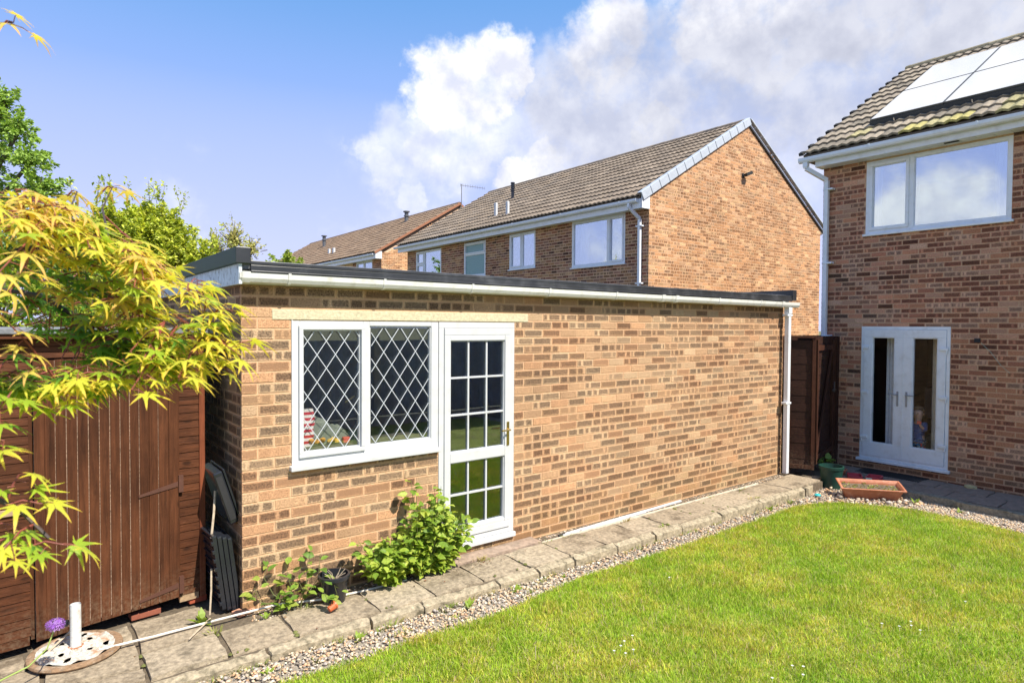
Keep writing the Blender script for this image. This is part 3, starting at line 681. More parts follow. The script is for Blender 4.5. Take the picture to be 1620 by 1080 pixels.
def grass():
    n = 470000
    x = RNG.uniform(-1.2, 8.0, n); y = -.88 - RNG.random(n) ** 1.15 * 3.7
    d = np.hypot(x - CAMP[0], y - CAMP[1]); keep = RNG.random(n) < np.clip(1.25 - d * .075, .5, 1)
    view = ((np.stack([x, y, np.full(n, -.2)], 1) - CAMP) @ CU) / ((np.stack([x, y, np.full(n, -.2)], 1) - CAMP) @ CF)
    keep &= (view > -.60) | (RNG.random(n) < .15)
    x, y = x[keep], y[keep]
    x = np.concatenate([x, RNG.uniform(-6, 7.8, 42000)]); y = np.concatenate([y, RNG.uniform(-8.1, -1., 42000)])
    ok = inside(x + RNG.normal(0, .012, len(x)), y - RNG.random(len(x)) ** 2 * .0 + RNG.normal(0, .014, len(x)), LAWN); x, y = x[ok], y[ok]; n = len(x)
    cl = np.sin(x * 7.1 + np.sin(y * 5.3) * 2) * np.sin(y * 8.3 + np.cos(x * 4.1) * 2)
    h = RNG.uniform(.014, .046, n) * (1 + .26 * cl) * np.where(RNG.random(n) < .03, 1.7, 1); w = RNG.uniform(.0016, .0032, n)
    a = RNG.uniform(0, 6.283, n); lean = RNG.uniform(.1, 1.1, n) * h; la = RNG.uniform(0, 6.283, n)
    dx, dy = np.cos(a) * w, np.sin(a) * w; lx, ly = np.cos(la) * lean, np.sin(la) * lean; z0 = zl(x) - .003
    P = np.empty((n, 5, 3)); 
    P[:, 0] = np.stack([x - dx, y - dy, z0], 1); P[:, 1] = np.stack([x + dx, y + dy, z0], 1)
    P[:, 2] = np.stack([x + dx * .8 + lx * .35, y + dy * .8 + ly * .35, z0 + h * .6], 1); P[:, 3] = np.stack([x - dx * .8 + lx * .35, y - dy * .8 + ly * .35, z0 + h * .6], 1)
    P[:, 4] = np.stack([x + lx, y + ly, z0 + h], 1)
    b = (np.arange(n) * 5)[:, None]; F = np.concatenate([b + [[0, 1, 2]], b + [[0, 2, 3]], b + [[3, 2, 4]]], 1).reshape(-1, 3)
    pal = np.array([(.32, .50, .030), (.38, .54, .040), (.24, .42, .03), (.45, .56, .055), (.50, .52, .09), (.34, .50, .035)])
    c = pal[RNG.integers(0, 6, n)] * RNG.uniform(.65, 1.3, (n, 1)) * (1 - .07 * cl[:, None]); straw = RNG.random(n) < .08; c[straw] = np.array((.52, .46, .22)) * RNG.uniform(.7, 1.1, (straw.sum(), 1))
    me = mesh_from('grass', P.reshape(-1, 3), F, cols=np.repeat(c, 3, 0)); o = link(me, 'grass', GRASS); o['kind'] = 'stuff'; o['label'] = 'short bright green lawn grass with yellowed patches'
grass()

# ================================================================ GARAGE
def garage():
    G = thing('garage', 'long low flat roofed brick garage with diamond leaded window and white glazed side door', 'garage', (0, 0, -.06))
    F = frame((0, 0, 0), (1, 0, 0), (0, -1, 0)); FL = frame((0, 3.4, 0), (0, -1, 0), (-1, 0, 0)); FR = frame((7.82, 0, 0), (0, 1, 0), (1, 0, 0))
    op = [(.39, 1.74, 1.0, 2.165), (1.74, 2.635, .04, 2.165), (.23, 2.81, 2.165, 2.262)]
    wall_op = [(.395, 1.74, 1.0, 2.165), (1.74, 2.63, .02, 2.165)]
    ch = .084; bl = .2513
    br = brick_list(F, 0, 7.82, -.168, 2.436, ch, bl, op, pal=pal_garage)
    brl = brick_list(FL, 0, 3.4 - .0, -.168, 2.436, ch, bl, pal=lambda r: (lambda c, d, b: (tuple(x * .8 for x in c), min(1.1, d + .3), b))(*pal_garage(r)), corner=(1, 0))  # end wall: darker bricks, with some of its shade put into the colour
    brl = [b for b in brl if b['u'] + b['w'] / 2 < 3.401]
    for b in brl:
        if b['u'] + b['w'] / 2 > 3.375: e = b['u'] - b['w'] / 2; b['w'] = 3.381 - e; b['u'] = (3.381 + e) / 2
    brr = brick_list(FR, .02, 3.4, -.168, 2.436, ch, bl, pal=pal_garage)
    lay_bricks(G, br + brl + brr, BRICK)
    mortar(G, F, .0052, 7.8148, -.25, 2.46, wall_op, MORT_G, n=-.0045)
    mortar(G, FL, 0, 3.294, -.25, 2.46, [], MORT_G, n=-.0045); mortar(G, FR, .106, 3.4, -.25, 2.46, [], MORT_G, n=-.0045)
    MB().box(.096, 7.72, 3.3, 3.4, -.25, 2.458).build('back_wall', MORT_G, G)
    rough = MB(); n = 26
    L = MB(); L.fbox(F, .23, 2.81, 2.172, 2.252, -.09, .004); L.build('lintel', LINTEL, G, bevel=.004)
    # roof and its trims
    MB().box(-.02, 7.84, -.125, 3.4, 2.545, 2.595).build('roof_deck', FELT, G)
    t = MB(); t.box(.032, 7.79, -.152, -.126, 2.528, 2.575); t.box(.032, 7.79, -.146, -.06, 2.577, 2.606); t.box(.032, 7.79, -.158, -.15, 2.520, 2.534); t.build('roof_edge_trim', TRIM, G, bevel=.004)
    t = MB(); t.box(.032, 7.79, -.06, -.02, 2.596, 2.616); t.build('roof_edge_bead', simple('roof_edge_grey', (.12, .13, .15), .5, var=.2), G, bevel=.006)
    t = MB(); t.box(-.075, .030, -.162, 3.42, 2.582, 2.702); o = t.build('left_upstand', [TRIMG, TRIM], G, bevel=.005)
    for p in o.data.polygons: p.material_index = 1 if p.normal.y < -.5 or p.normal.x > .5 else 0
    t = MB(); t.box(7.792, 7.90, -.162, 3.42, 2.535, 2.69); t.build('right_upstand', TRIM, G, bevel=.005)
    t = MB(); t.box(-.05, -.026, -.14, 3.4, 2.43, 2.581); o = t.build('side_fascia', FASC, G, bevel=.002)
    t = MB(); t.box(7.842, 7.862, -.06, 3.4, 2.44, 2.533); t.build('side_fascia', FASC, G)
    t = MB(); t.box(-.025, 7.82, -.040, -.018, 2.438, 2.544); t.build('front_fascia', GUT, G)
    # gutter: squared half round trough
    gut = MB(); prof = [(-.042, 2.518), (-.042, 2.475), (-.060, 2.447), (-.10, 2.440), (-.135, 2.450), (-.150, 2.478), (-.152, 2.518), (-.145, 2.518), (-.143, 2.480), (-.13, 2.458), (-.10, 2.448), (-.064, 2.454), (-.049, 2.478), (-.049, 2.518)]
    x0, x1 = -.045, 8.02; k = len(prof)
    gut.add([(x0, y, z) for y, z in prof] + [(x1, y, z - .012) for y, z in prof], [(i, (i + 1) % k, k + (i + 1) % k, k + i) for i in range(k)])
    for xx, dz in ((x0, 0), (x1, -.012)): gut.add([(xx, y, z + dz) for y, z in prof[:7]], [tuple(range(7))])
    go = gut.build('gutter', GUT, G)
    for i, xx in enumerate([.0, .32, 1.12, 2.02, 2.98, 3.98, 4.80, 5.06, 5.95, 6.95, 7.55]):
        b = MB(); w = .014; big = i in (0, 6, 7, 10)
        pr = [(-.038, 2.522), (-.038, 2.472), (-.058, 2.441), (-.10, 2.433), (-.138, 2.444), (-.155, 2.476), (-.158, 2.525), (-.142, 2.527), (-.142, 2.5), (-.05, 2.5)]
        sag = -.012 * (xx + .045) / 8.06; kk = len(pr); ww = .03 if big else .011
        b.add([(xx - ww, y, z + sag) for y, z in pr[:7]] + [(xx + ww, y, z + sag) for y, z in pr[:7]], [(j, j + 1, 7 + j + 1, 7 + j) for j in range(6)] + [(0, 1, 2, 3, 4, 5, 6), (7, 8, 9, 10, 11, 12, 13)])
        b.build('gutter_union' if big else 'gutter_clip', GUT, G)
    d = MB(); d.box(7.745, 7.815, -.13, -.062, -.07, 2.40); d.box(7.735, 7.825, -.14, -.055, 2.34, 2.43); dp = d.build('downpipe', UPVC2, G, bevel=.006)
    for z in (2.3, .98):
        c = MB(); c.box(7.70, 7.84, -.137, -.05, z, z + .03); c.build('pipe_clip', UPVC2, G, bevel=.004)
    # window with diamond leading
    w = window(G, F, .39, 1.74, 1.0, 2.165, [(.45, .995, 1.07, 2.115, .035), (1.055, 1.665, 1.09, 2.125, 0)], DKGLASS, UPVC, 'white window with two diamond leaded panes', sill=False, inset=-.004)
    MB().fbox(F, .36, 1.736, .965, 1.004, -.05, .055).build('sill', UPVC, w, bevel=.006)
    f = MB(); f.fbox(F, .38, .392, 1.0, 2.17, -.02, .006); f.build('sealant_bead', UPVC, w)
    for (a, b, c, dd, n0) in [(.475, .97, 1.10, 2.09, -.016), (1.075, 1.645, 1.11, 2.105, -.022)]:
        m = MB(); px, pz = .157, .225
        for s in (1, -1):
            for k in range(-9, 12):
                # line z = c + s*(pz/px)*(u-u0)
                u0 = a + .04 + k * px; pts = []
                for uu in (a, b):
                    zz = c + s * (pz / px) * (uu - u0) + (0 if s > 0 else pz * 4); pts.append((uu, zz))
                (ua, za), (ub, zb) = pts
                def clip(ua, za, ub, zb):
                    if abs(zb - za) < 1e-9: return None
                    t0, t1 = 0., 1.
                    for lim, sg in ((c, 1), (dd, -1)):
                        da, db_ = sg * (za - lim), sg * (zb - lim)
                        if da < 0 and db_ < 0: return None
                        if da < 0: t0 = max(t0, -da / (db_ - da))
                        elif db_ < 0: t1 = min(t1, da / (da - db_))
                    if t1 - t0 < .02: return None
                    L = lambda t: (ua + (ub - ua) * t, za + (zb - za) * t)
                    return L(t0), L(t1)
                r = clip(ua, za, ub, zb)
                if r: m.bar(F(r[0][0], r[0][1], n0 + (.0015 if s > 0 else 0)), F(r[1][0], r[1][1], n0 + (.0015 if s > 0 else 0)), .007, .003, up=(0, -1, 0)) if False else m.bar(F(r[0][0], r[0][1], n0 + (.0015 if s > 0 else 0)), F(r[1][0], r[1][1], n0 + (.0015 if s > 0 else 0)), .0056, .003, up=(0, -1, 0))
        m.build('diamond_leading', simple('leading_white', (.50, .53, .57), .5, var=.08), w)
    hb = MB(); hb.bar(F(.86, 1.47, -.085), F(.965, 1.53, -.085), .012, .012); hb.build('window_handle', BRASS, w)
    # glazed door
    D = bpy.data.objects.new('door', None); COL.objects.link(D); D.parent = G; D.location = (2.19, 0, .1); WLOC[D.name] = np.array((2.19, 0, .04)); D['label'] = 'white side door glazed with small square panes'
    m = MB(); ring(m, F, 1.745, 2.635, .045, 2.165, .055, -.07, -.002); m.build('door_frame', UPVC, D, bevel=.003)
    m = MB(); ring(m, F, 1.802, 2.578, .102, 2.108, .066, -.055, .010); m.fbox(F, 1.868, 2.512, .83, .925, -.055, .010); m.fbox(F, 1.868, 2.512, .168, .20, -.055, .0085); m.fbox(F, 1.868, 2.512, 1.99, 2.042, -.055, .0085)
    m.build('door_leaf', UPVC, D, bevel=.004)
    for (c, dd, hz) in ((.20, .83, [.515]), (.925, 1.99, [1.28, 1.635])):
        MB().fbox(F, 1.868, 2.512, c, dd, -.034, -.028).build('pane', DKGLASS, D)
        b = MB(); ring(b, F, 1.868, 2.512, c, dd, .010, -.03, -.006)
        for uu in (2.083, 2.298): b.fbox(F, uu - .0085, uu + .0085, c + .01, dd - .01, -.0275, -.012)
        for zz in hz: b.fbox(F, 1.878, 2.502, zz - .0085, zz + .0085, -.0277, -.0105)
        b.build('glazing_bars', UPVC, D)
    h = MB(); h.fbox(F, 2.532, 2.562, .93, 1.17, .010, .018); h.build('handle_plate', BRASS, D, bevel=.003)
    h = MB(); h.tube([F(2.547, 1.09, .018), F(2.547, 1.09, .055), F(2.44, 1.09, .058)], .009, 8); h.build('handle', BRASS, D)
    MB().fbox(F, 1.74, 2.64, -.005, .042, -.09, .035).build('door_sill', UPVC, D, bevel=.005)
    # inside
    MB().box(.10, 7.71, .105, 3.29, -.2, -.06).build('floor', simple('garage_floor', (.2, .19, .18), .9), G)
    MB().box(.30, 1.75, .105, .34, 1.085, 1.112).build('inner_shelf', simple('shelf_wood', (.10, .085, .07), .8), G)
    p = MB(); p.add([F(.44, 1.55, -.20), F(.53, 1.55, -.20), F(.56, 2.1, -.22), F(.44, 2.1, -.22)], [(0, 1, 2, 3)]); p.box(.44, .5, .24, .27, 1.1, 1.56); p.build('inner_post', simple('pale_timber', (.5, .34, .18), .8), G)
    return G
garage()

def cloth_heap(name, pts, mat_colors, label, cat, stripes=None, group=None):
    pass
def window_clutter():
    # striped bag
    mb = MB(); n = 26; m = 12
    prof = lambda v: (.115 * (1 - .45 * v) * (1 - .25 * v * v))
    for j in range(n):
        s = j / n
        mb.col = (.55, .035, .045) if (j // 2) % 2 else (.80, .76, .72)
        za, zb = 1.115 + .31 * s, 1.115 + .31 * (s + 1 / n); ra, rb = prof(s), prof(s + 1 / n); off = -.05 * s
        vs = []
        for (z, r) in ((za, ra), (zb, rb)):
            for k in range(m):
                t = 2 * math.pi * k / m; q = 1 + .08 * math.sin(3 * t + z * 30); vs.append((.545 + off * 0 + r * math.cos(t) * q + .035 * (z - 1.1) / .3, .20 + .5 * r * math.sin(t), z))
        mb.add(vs, [(k, (k + 1) % m, m + (k + 1) % m, m + k) for k in range(m)])
    o = mb.build('striped_bag', PAINTED, None, cols=True, smooth=True); tag(o, 'crumpled red and white striped cloth bag leaning inside the leaded window', 'bag')
    mb = MB(); mb.col = (.20, .22, .17)
    N = 14; vs = []
    for i in range(N):
        for j in range(8):
            u, v = i / (N - 1), j / 7; x = .60 + .42 * u; y = .15 + .16 * v
            z = 1.118 + (.22 * (1 - u) ** 1.2 + .06) * (math.sin(v * 3.0) ** .7 if 0 < v < 1 else 0) + .012 * math.sin(u * 19 + v * 4) + .01 * math.sin(v * 17 + u * 7)
            vs.append((x, y, z))
    mb.add(vs, [(i * 8 + j, (i + 1) * 8 + j, (i + 1) * 8 + j + 1, i * 8 + j + 1) for i in range(N - 1) for j in range(7)])
    o = mb.build('folded_sheet', PAINTED, None, cols=True, smooth=True); tag(o, 'grey green crumpled sheet lying behind the leaded window', 'sheet')
    def blob(c, s, col, nm, lab, cat):
        v, f = ico(); mb = MB(); mb.col = col
        for k in range(7):
            cc = np.array(c) + np.array([random.uniform(-s, s) * 1.6, random.uniform(-.5, .5) * s, random.uniform(0, s * .6)]); mb.add((v * (1 + RNG.uniform(-.15, .15, (len(v), 1)))) * np.array([s * .8, s * .5, s * .6]) + cc, [tuple(x) for x in f])
        o = mb.build(nm, PAINTED, None, cols=True, smooth=True); tag(o, lab, cat)
    blob((.64, .135, 1.145), .035, (.75, .38, .06), 'soft_toy', 'orange and yellow soft toy on the shelf beside the striped bag', 'toy')
    blob((.78, .135, 1.14), .032, (.78, .50, .07), 'soft_toy', 'yellow plush bundle lying right of the orange toy in the window', 'toy')
    o = MB().box(.865, .925, .12, .16, 1.115, 1.165).build('toy_block', simple('coral_plastic', (.75, .13, .08), .5), None, bevel=.006); tag(o, 'small coral red block at the lower right of the left leaded pane', 'block')
window_clutter()

# ================================================================ ROOFS
def tile_proto(w, L, nm, col, cols=9, roll=.024, thick=.034):
    vs = []; fs = []
    for i in range(cols):
        t = i / (cols - 1); y = (t - .5) * w; h = roll * (.5 - .5 * math.cos(2 * math.pi * (t * 2))) ** .8
        vs += [(0, y, h), (0, y, thick + h), (L, y, h * .9 + .002)]
    for i in range(cols - 1):
        a = 3 * i; b = a + 3; fs += [(a + 1, a + 2, b + 2, b + 1), (a, a + 1, b + 1, b)]
    fs += [(0, 2, 1), (3 * (cols - 1), 3 * (cols - 1) + 1, 3 * (cols - 1) + 2)]
    return np.array(vs), fs, col
def roof(house, ya, yb, xe, ze, xr, zr, pal, gauge=.345, tw=.30, nind=300, inset=.01):
    """front slope faces -X, tiled one by one; ya < yb"""
    sl = Vector((xr - xe, 0, zr - ze)); Ls = sl.length; s = sl.normalized(); nrm = Vector((-s.z, 0, s.x))
    rows = int(Ls / gauge); g = Ls / rows; ncol = int(round((yb - ya) / tw)); w = (yb - ya) / ncol
    mats = {}; pl = []
    for r in range(rows):
        for c in range(ncol):
            o = Vector((xe, ya + (c + .5) * w, ze)) + s * (r * g) + nrm * (.004 + random.uniform(0, .007)) + s * random.uniform(-.006, .006)
            col = pal(r, o.y)
            pl.append((o, col))
    cs = np.array([tuple(p[0]) for p in pl]); sc = vis_score(cs); order = np.argsort(-sc)[:nind]; ind = set(order.tolist())
    M3 = np.array([[s.x, 0, nrm.x], [s.y, 1, nrm.y], [s.z, 0, nrm.z]])
    cache = {}; V = []; Fl = []; Cc = []; base = 0
    for i, (o, col) in enumerate(pl):
        v, f, _ = tile_proto(w * 1.0, g + .012, 't', col)
        wv = v @ M3.T
        if i in ind:
            key = tuple(round(x * 16) for x in col)
            if key not in cache:
                me = mesh_from('roof_tile', wv, f, cols=[col] * len(f)); bm = bmesh.new(); bm.from_mesh(me); bmesh.ops.recalc_face_normals(bm, faces=bm.faces); bm.to_mesh(me); bm.free(); me.materials.append(TILEM); cache[key] = me
            link(cache[key], 'roof_tile', None, house, tuple(o))
        else:
            V.append(wv + np.array(o)); Fl += [tuple(q + base for q in x) for x in f]; Cc += [col] * len(f); base += len(v)
    if V:
        v = np.concatenate(V); c = v.mean(0); me = mesh_from('roof_tiles', v - c, Fl, cols=Cc); me.materials.append(TILEM); ob = link(me, 'roof_tiles', None, house, c); ob['kind'] = 'stuff'
    # underlay, back slope
    u = MB(); P = lambda x, y, z: (x, y, z); xb = 2 * xr - xe; ya0 = ya; ya = ya + inset
    u.add([P(xe + .03, ya + .01, ze), P(xr, ya + .01, zr - .01), P(xb, ya + .01, ze), P(xb, yb - .01, ze), P(xr, yb - .01, zr - .01), P(xe + .03, yb - .01, ze), P(xe + .12, ya + .01, ze - .09), P(xb - .1, ya + .01, ze - .09), P(xb - .1, yb - .01, ze - .09), P(xe + .12, yb - .01, ze - .09)],
          [(0, 5, 4, 1), (1, 4, 3, 2), (0, 1, 2, 7, 6), (5, 9, 8, 3, 4), (6, 7, 8, 9), (0, 6, 9, 5), (2, 3, 8, 7)])
    u.build('roof_underlay', simple('roof_back', (.16, .13, .10), .95, var=.3, scale=4), house)
    # ridge
    y = ya0
    while y < yb - .05:
        e = min(y + .45, yb); mb = MB(); mb.col = tint(pal(99, y), .75, 1.1); k = 7; r0 = .125
        vs = [(xr + r0 * math.cos(math.pi * j / (k - 1)) * 1.05, yy, zr - .035 + (r0 + (.008 if yy == y else 0)) * math.sin(math.pi * j / (k - 1)) * .8) for yy in (y, e - .006) for j in range(k)]
        mb.add(vs, [(j, j + 1, k + j + 1, k + j) for j in range(k - 1)] + [tuple(range(k)), tuple(range(k, 2 * k))]); mb.build('ridge_tile', TILEM, house, cols=True); y = e
    return s, nrm, g, rows
def tint(b, lo, hi):
    k = random.uniform(lo, hi); return tuple(x * k for x in b)
def pal_roof(r, y):
    b = random.choice([(.25, .195, .145), (.23, .185, .145), (.21, .165, .125), (.27, .215, .165), (.20, .165, .135)])
    return tint(b, .85, 1.1)
def pal_roof_near(r, y):
    b = random.choice([(.28, .235, .18), (.255, .215, .17), (.31, .26, .20), (.22, .19, .15)])
    if r in (0, 1) and y < -.3 and random.random() < .3: b = random.choice([(.36, .32, .17), (.34, .30, .16), (.41, .36, .14)])
    if r == 99: b = (.28, .24, .16)
    return tint(b, .85, 1.12)
def pal_roof_far(r, y):
    b = random.choice([(.25, .17, .115), (.22, .155, .11), (.27, .19, .13)])
    return tint(b, .85, 1.1)
def gutter_y(house, x, z, y0, y1, mat=UPVC, clips=1.4, r=.055):
    """trough running along y, front on the -X side"""
    g = MB(); pr = [(.0, .0), (.0, -.05), (-.02, -.078), (-.055, -.084), (-.092, -.074), (-.108, -.045), (-.108, .0), (-.101, .0), (-.101, -.043), (-.055, -.076), (-.008, -.046), (-.007, 0)]
    k = len(pr); g.add([(x + a, y0, z + b) for a, b in pr] + [(x + a, y1, z + b) for a, b in pr], [(i, (i + 1) % k, k + (i + 1) % k, k + i) for i in range(k)])
    for yy in (y0, y1): g.add([(x + a, yy, z + b) for a, b in pr[:7]], [tuple(range(7))])
    g.build('gutter', mat, house)
    y = y0 + .5
    while y < y1 - .1:
        c = MB(); q = [(.0, .004), (-.0, -.054), (-.02, -.084), (-.055, -.090), (-.096, -.079), (-.114, -.047), (-.114, .006)]
        c.add([(x + a, y - .012, z + b) for a, b in q] + [(x + a, y + .012, z + b) for a, b in q], [(i, i + 1, 8 + i, 7 + i) for i in range(6)] + [tuple(range(7)), tuple(range(7, 14))]); c.build('gutter_clip', mat, house); y += clips

# ================================================================ THE HOUSE ON THE RIGHT
def right_house():
    X0 = 9.44; YC = .22
    H = thing('brick_house', 'two storey brick house at right with solar panels and white french doors', 'house', (X0, -2, -.2))
    F = frame((X0, YC, 0), (0, -1, 0), (-1, 0, 0))
    op = [(.69, 2.59, 3.62, 4.83), (.66, 1.91, -.0, 2.157)]
    ymax = 5.4
    br = brick_list(F, 0, ymax, -.265, 4.91, .075, .225, op, pal=pal_house)
    lay_bricks(H, br, BRICK)
    mortar(H, F, .004, 8.4, -.4, 5.0, [(.70, 2.58, 3.63, 4.785), (.67, 1.90, .03, 2.15)], MORT_H, n=-.004)
    b = MB(); b.box(X0 + .104, X0 + 7.88, -8.1, YC - .004, 4.99, 5.0); b.build('ceiling', ROOMW, H)
    b = MB(); b.box(X0 + .105, X0 + 7.88, YC - .115, YC - .006, -.4, 4.985); b.build('side_wall', MORT_H, H)
    b = MB(); b.box(X0 + .105, X0 + 7.88, -8.18, -8.08, -.4, 4.985); b.build('side_wall', MORT_H, H)
    b = MB(); b.box(X0 + 7.78, X0 + 7.88, -8.07, YC - .12, -.4, 4.985); b.build('back_wall', MORT_H, H)
    # rooms seen dimly behind the glass
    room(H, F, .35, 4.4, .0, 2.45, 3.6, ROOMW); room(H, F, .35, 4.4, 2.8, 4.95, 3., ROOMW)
    window(H, F, .69, 2.59, 3.635, 4.785, [(.755, 1.30, 3.70, 4.735, .045), (1.375, 2.535, 3.69, 4.735, 0)], SKYGLASS, UPVC2, 'white first floor window with one narrow and one wide pane', inset=.0)
    for (a, b_) in ((.74, .86), (2.35, 2.52)):
        m = MB(); k = 12; vs = [F(a + (b_ - a) * i / (k - 1), z, -.20 + .015 * math.sin(i * 1.9)) for z in (3.66, 4.76) for i in range(k)]; m.add(vs, [(i, i + 1, k + i + 1, k + i) for i in range(k - 1)]); m.build('curtain', CURTW, H)
    # french doors
    D = bpy.data.objects.new('french_doors', None); COL.objects.link(D); D.parent = H; p = F(1.28, .03, 0); D.location = tuple(np.array(p) - WLOC[H.name]); WLOC[D.name] = np.array(p); D['label'] = 'white french doors with two tall glass panes'
    m = MB(); ring(m, F, .665, 1.905, .04, 2.155, .045, -.06, .004); m.build('door_frame', UPVC2, D, bevel=.003)
    for (a, b_, pa, pb, hx) in ((.712, 1.283, .835, 1.165, 1.22), (1.287, 1.858, 1.415, 1.750, 1.345)):
        m = MB(); z0, z1, pz0, pz1 = .088, 2.108, .30, 1.985
        m.fbox(F, a, b_, z0, pz0, -.045, .020); m.fbox(F, a, b_, pz1, z1, -.045, .020); m.fbox(F, a, pa, pz0, pz1, -.045, .020); m.fbox(F, pb, b_, pz0, pz1, -.045, .020)
        m.build('door_leaf', UPVC2, D, bevel=.005)
        m = MB(); ring(m, F, pa, pb, pz0, pz1, .012, -.04, .008); m.build('glazing_bead', UPVC2, D)
        MB().fbox(F, pa + .004, pb - .004, pz0 + .004, pz1 - .004, -.020, -.012).build('pane', DOORGLASS, D)
        m = MB(); m.fbox(F, hx - .014, hx + .014, .92, 1.15, .020, .030); m.build('handle_plate', simple('handle_grey', (.30, .30, .31), .35) if 'handle_grey' not in MATS else MATS['handle_grey'], D, bevel=.003)
        s_ = -1 if hx < 1.28 else 1
        m = MB(); m.tube([F(hx, 1.10, .03), F(hx, 1.10, .07), F(hx + s_ * .12, 1.10, .075)], .010, 8); m.build('handle', MATS['handle_grey'], D)
        for z in (1.80, 1.08, .36):
            hu = a - .01 if hx < 1.28 else b_ + .01
            m = MB(); m.fbox(F, hu - (.02 if hx < 1.28 else .085), hu + (.085 if hx < 1.28 else .02), z, z + .045, .0202, .042); m.tube([F(hu, z - .05, .03), F(hu, z + .045, .03)], .012, 8); m.build('hinge', UPVC2, D, bevel=.004)
    m = MB(); m.fbox(F, 1.279, 1.291, .10, 2.10, .020, .026); m.build('meeting_strip', UPVC2, D)
    MB().fbox(F, .63, 1.94, -.005, .038, -.06, .06).build('door_sill', UPVC2, D, bevel=.008)
    # inside: curtains, radiator
    for (a, b_, n0, mt) in ((1.57, 1.76, -.34, CURT), (.93, 1.07, -.30, CURTW)):
        m = MB(); k = 16; vs = [F(a + (b_ - a) * i / (k - 1), z, n0 + .02 * math.sin(i * 1.7)) for z in (.06, 2.3) for i in range(k)]; m.add(vs, [(i, i + 1, k + i + 1, k + i) for i in range(k - 1)]); m.build('curtain', mt, H, smooth=True)
    m = MB(); m.fbox(F, .40, 1.1, .35, .95, -3.55, -3.48); m.build('radiator', simple('radiator_grey', (.4, .4, .4), .5), H, bevel=.01)
    # eaves: fascia, soffit boards, gutter
    MB().box(9.165, 9.19, -8.2, YC + .01, 4.805, 4.985).build('fascia', UPVC2, H, bevel=.002)
    y = YC
    while y > -8.1:
        MB().box(9.191, 9.452, y - .196, y - .003, 4.812 + random.uniform(0, .0015), 4.824).build('soffit_board', UPVC2, H); y -= .2
    MB().box(9.19, 9.44, YC - .0, YC + .02, 4.805, 5.02).build('fascia_end', UPVC2, H)
    MB().box(9.25, 9.31, -1.78, -1.6, 4.805, 4.811).build('soffit_vent', BLKM, H)
    gutter_y(H, 9.164, 4.975, -8.15, .47, UPVC2)
    s, nrm, g, rows = roof(H, -8.2, .44, 9.12, 5.03, 13.38, 7.54, pal_roof_near, tw=.30)
    for r in range(rows): # dark verge units
        for sgn in (1, -1):
            o = Vector((9.12, .445, 5.03)) + s * ((r + .0) * g) + nrm * .022
            if sgn < 0: o.x = 2 * 13.38 - o.x
            sx = Vector((s.x * sgn, 0, s.z)); M = Matrix(((sx.x, 0, nrm.x * sgn, o.x + sx.x * .045), (0, 1, 0, o.y + .006), (sx.z, 0, nrm.z, o.z + sx.z * .045), (0, 0, 0, 1)))
            MB().obox(M, .05, .035, .026).build('verge_unit', BLKM, H, bevel=.006)
    # down pipe with swan neck from the gutter end
    pth = [(9.115, .36, 4.90), (9.115, .36, 4.80), (9.38, .135, 4.60), (9.38, .135, 4.50)]
    m = MB(); 
    for a, b_ in zip(pth[:-1], pth[1:]): m.bar(a, b_, .068, .068, up=(1, 0, .1) if abs(a[0] - b_[0]) < .01 else (0, 0, 1))
    m.box(9.075, 9.155, .32, .40, 4.82, 4.905); m.build('swan_neck', UPVC2, H, bevel=.006)
    MB().box(9.345, 9.415, .10, .17, -.15, 4.52).build('downpipe', UPVC2, H, bevel=.006)
    for z in (4.43, 3.2, 1.98, .7): MB().box(9.338, 9.438, .02, .178, z, z + .03).build('pipe_clip', UPVC2, H, bevel=.004)
    # solar panels
    def SP(x, y, off): z = 5.03 + (x - 9.12) * (7.54 - 5.03) / (13.38 - 9.12); return Vector((x, y, z)) + nrm * off
    for (xa, xb) in ((9.79, 11.08), (11.105, 12.42)):
        y = -.38
        for k in range(5):
            a, b_ = SP(xa, y - .525, .12), SP(xb, y - .525, .12); mid = (a + b_) / 2; hl = (b_ - a).length / 2
            M = Matrix(((s.x, 0, nrm.x, mid.x), (0, 1, 0, mid.y), (s.z, 0, nrm.z, mid.z), (0, 0, 0, 1)))
            f = MB().obox(M, hl, .522, .02).build('solar_panel', simple('panel_frame', (.06, .065, .07), .4) if 'panel_frame' not in MATS else MATS['panel_frame'], H)
            M2 = M @ Matrix.Translation((0, 0, .0212)); MB().obox(M2, hl - .014, .508, .001).build('panel_glass', PANEL, H)
            y -= 1.055
    a = SP(9.77, 0, .05); M = Matrix(((s.x, 0, nrm.x, a.x), (0, 1, 0, -3.02), (s.z, 0, nrm.z, a.z), (0, 0, 0, 1)))
    MB().obox(M, .004, 2.64, .058).build('panel_mesh_skirt', simple('skirt_mesh', (.05, .055, .065), .7, var=.5, scale=160), H)
    a = SP(11.1, -.372, .05); M = Matrix(((s.x, 0, nrm.x, a.x), (0, 1, 0, a.y), (s.z, 0, nrm.z, a.z), (0, 0, 0, 1)))
    MB().obox(M, 1.48, .003, .055).build('panel_mesh_skirt', MATS['skirt_mesh'], H)
    for yy in (-.75, -1.8, -2.9):
        a = SP(9.755, yy, .06); M = Matrix(((s.x, 0, nrm.x, a.x), (0, 1, 0, a.y), (s.z, 0, nrm.z, a.z), (0, 0, 0, 1))); MB().obox(M, .004, .008, .035).build('mesh_clip', STEEL, H)
    # loose wire on the wall
    m = MB(); m.tube([F(2.28, 1.93, .01), F(2.4, 1.80, .02), F(2.52, 1.62, .02), F(2.62, 1.52, .012)], .0025, 5); m.build('cable', simple('green_wire', (.35, .5, .4), .5), H)
    b = MB(); b.fbox(F, 2.20, 2.27, 1.93, 1.99, .0, .02); b.build('wall_bracket', BLKM, H)
right_house()

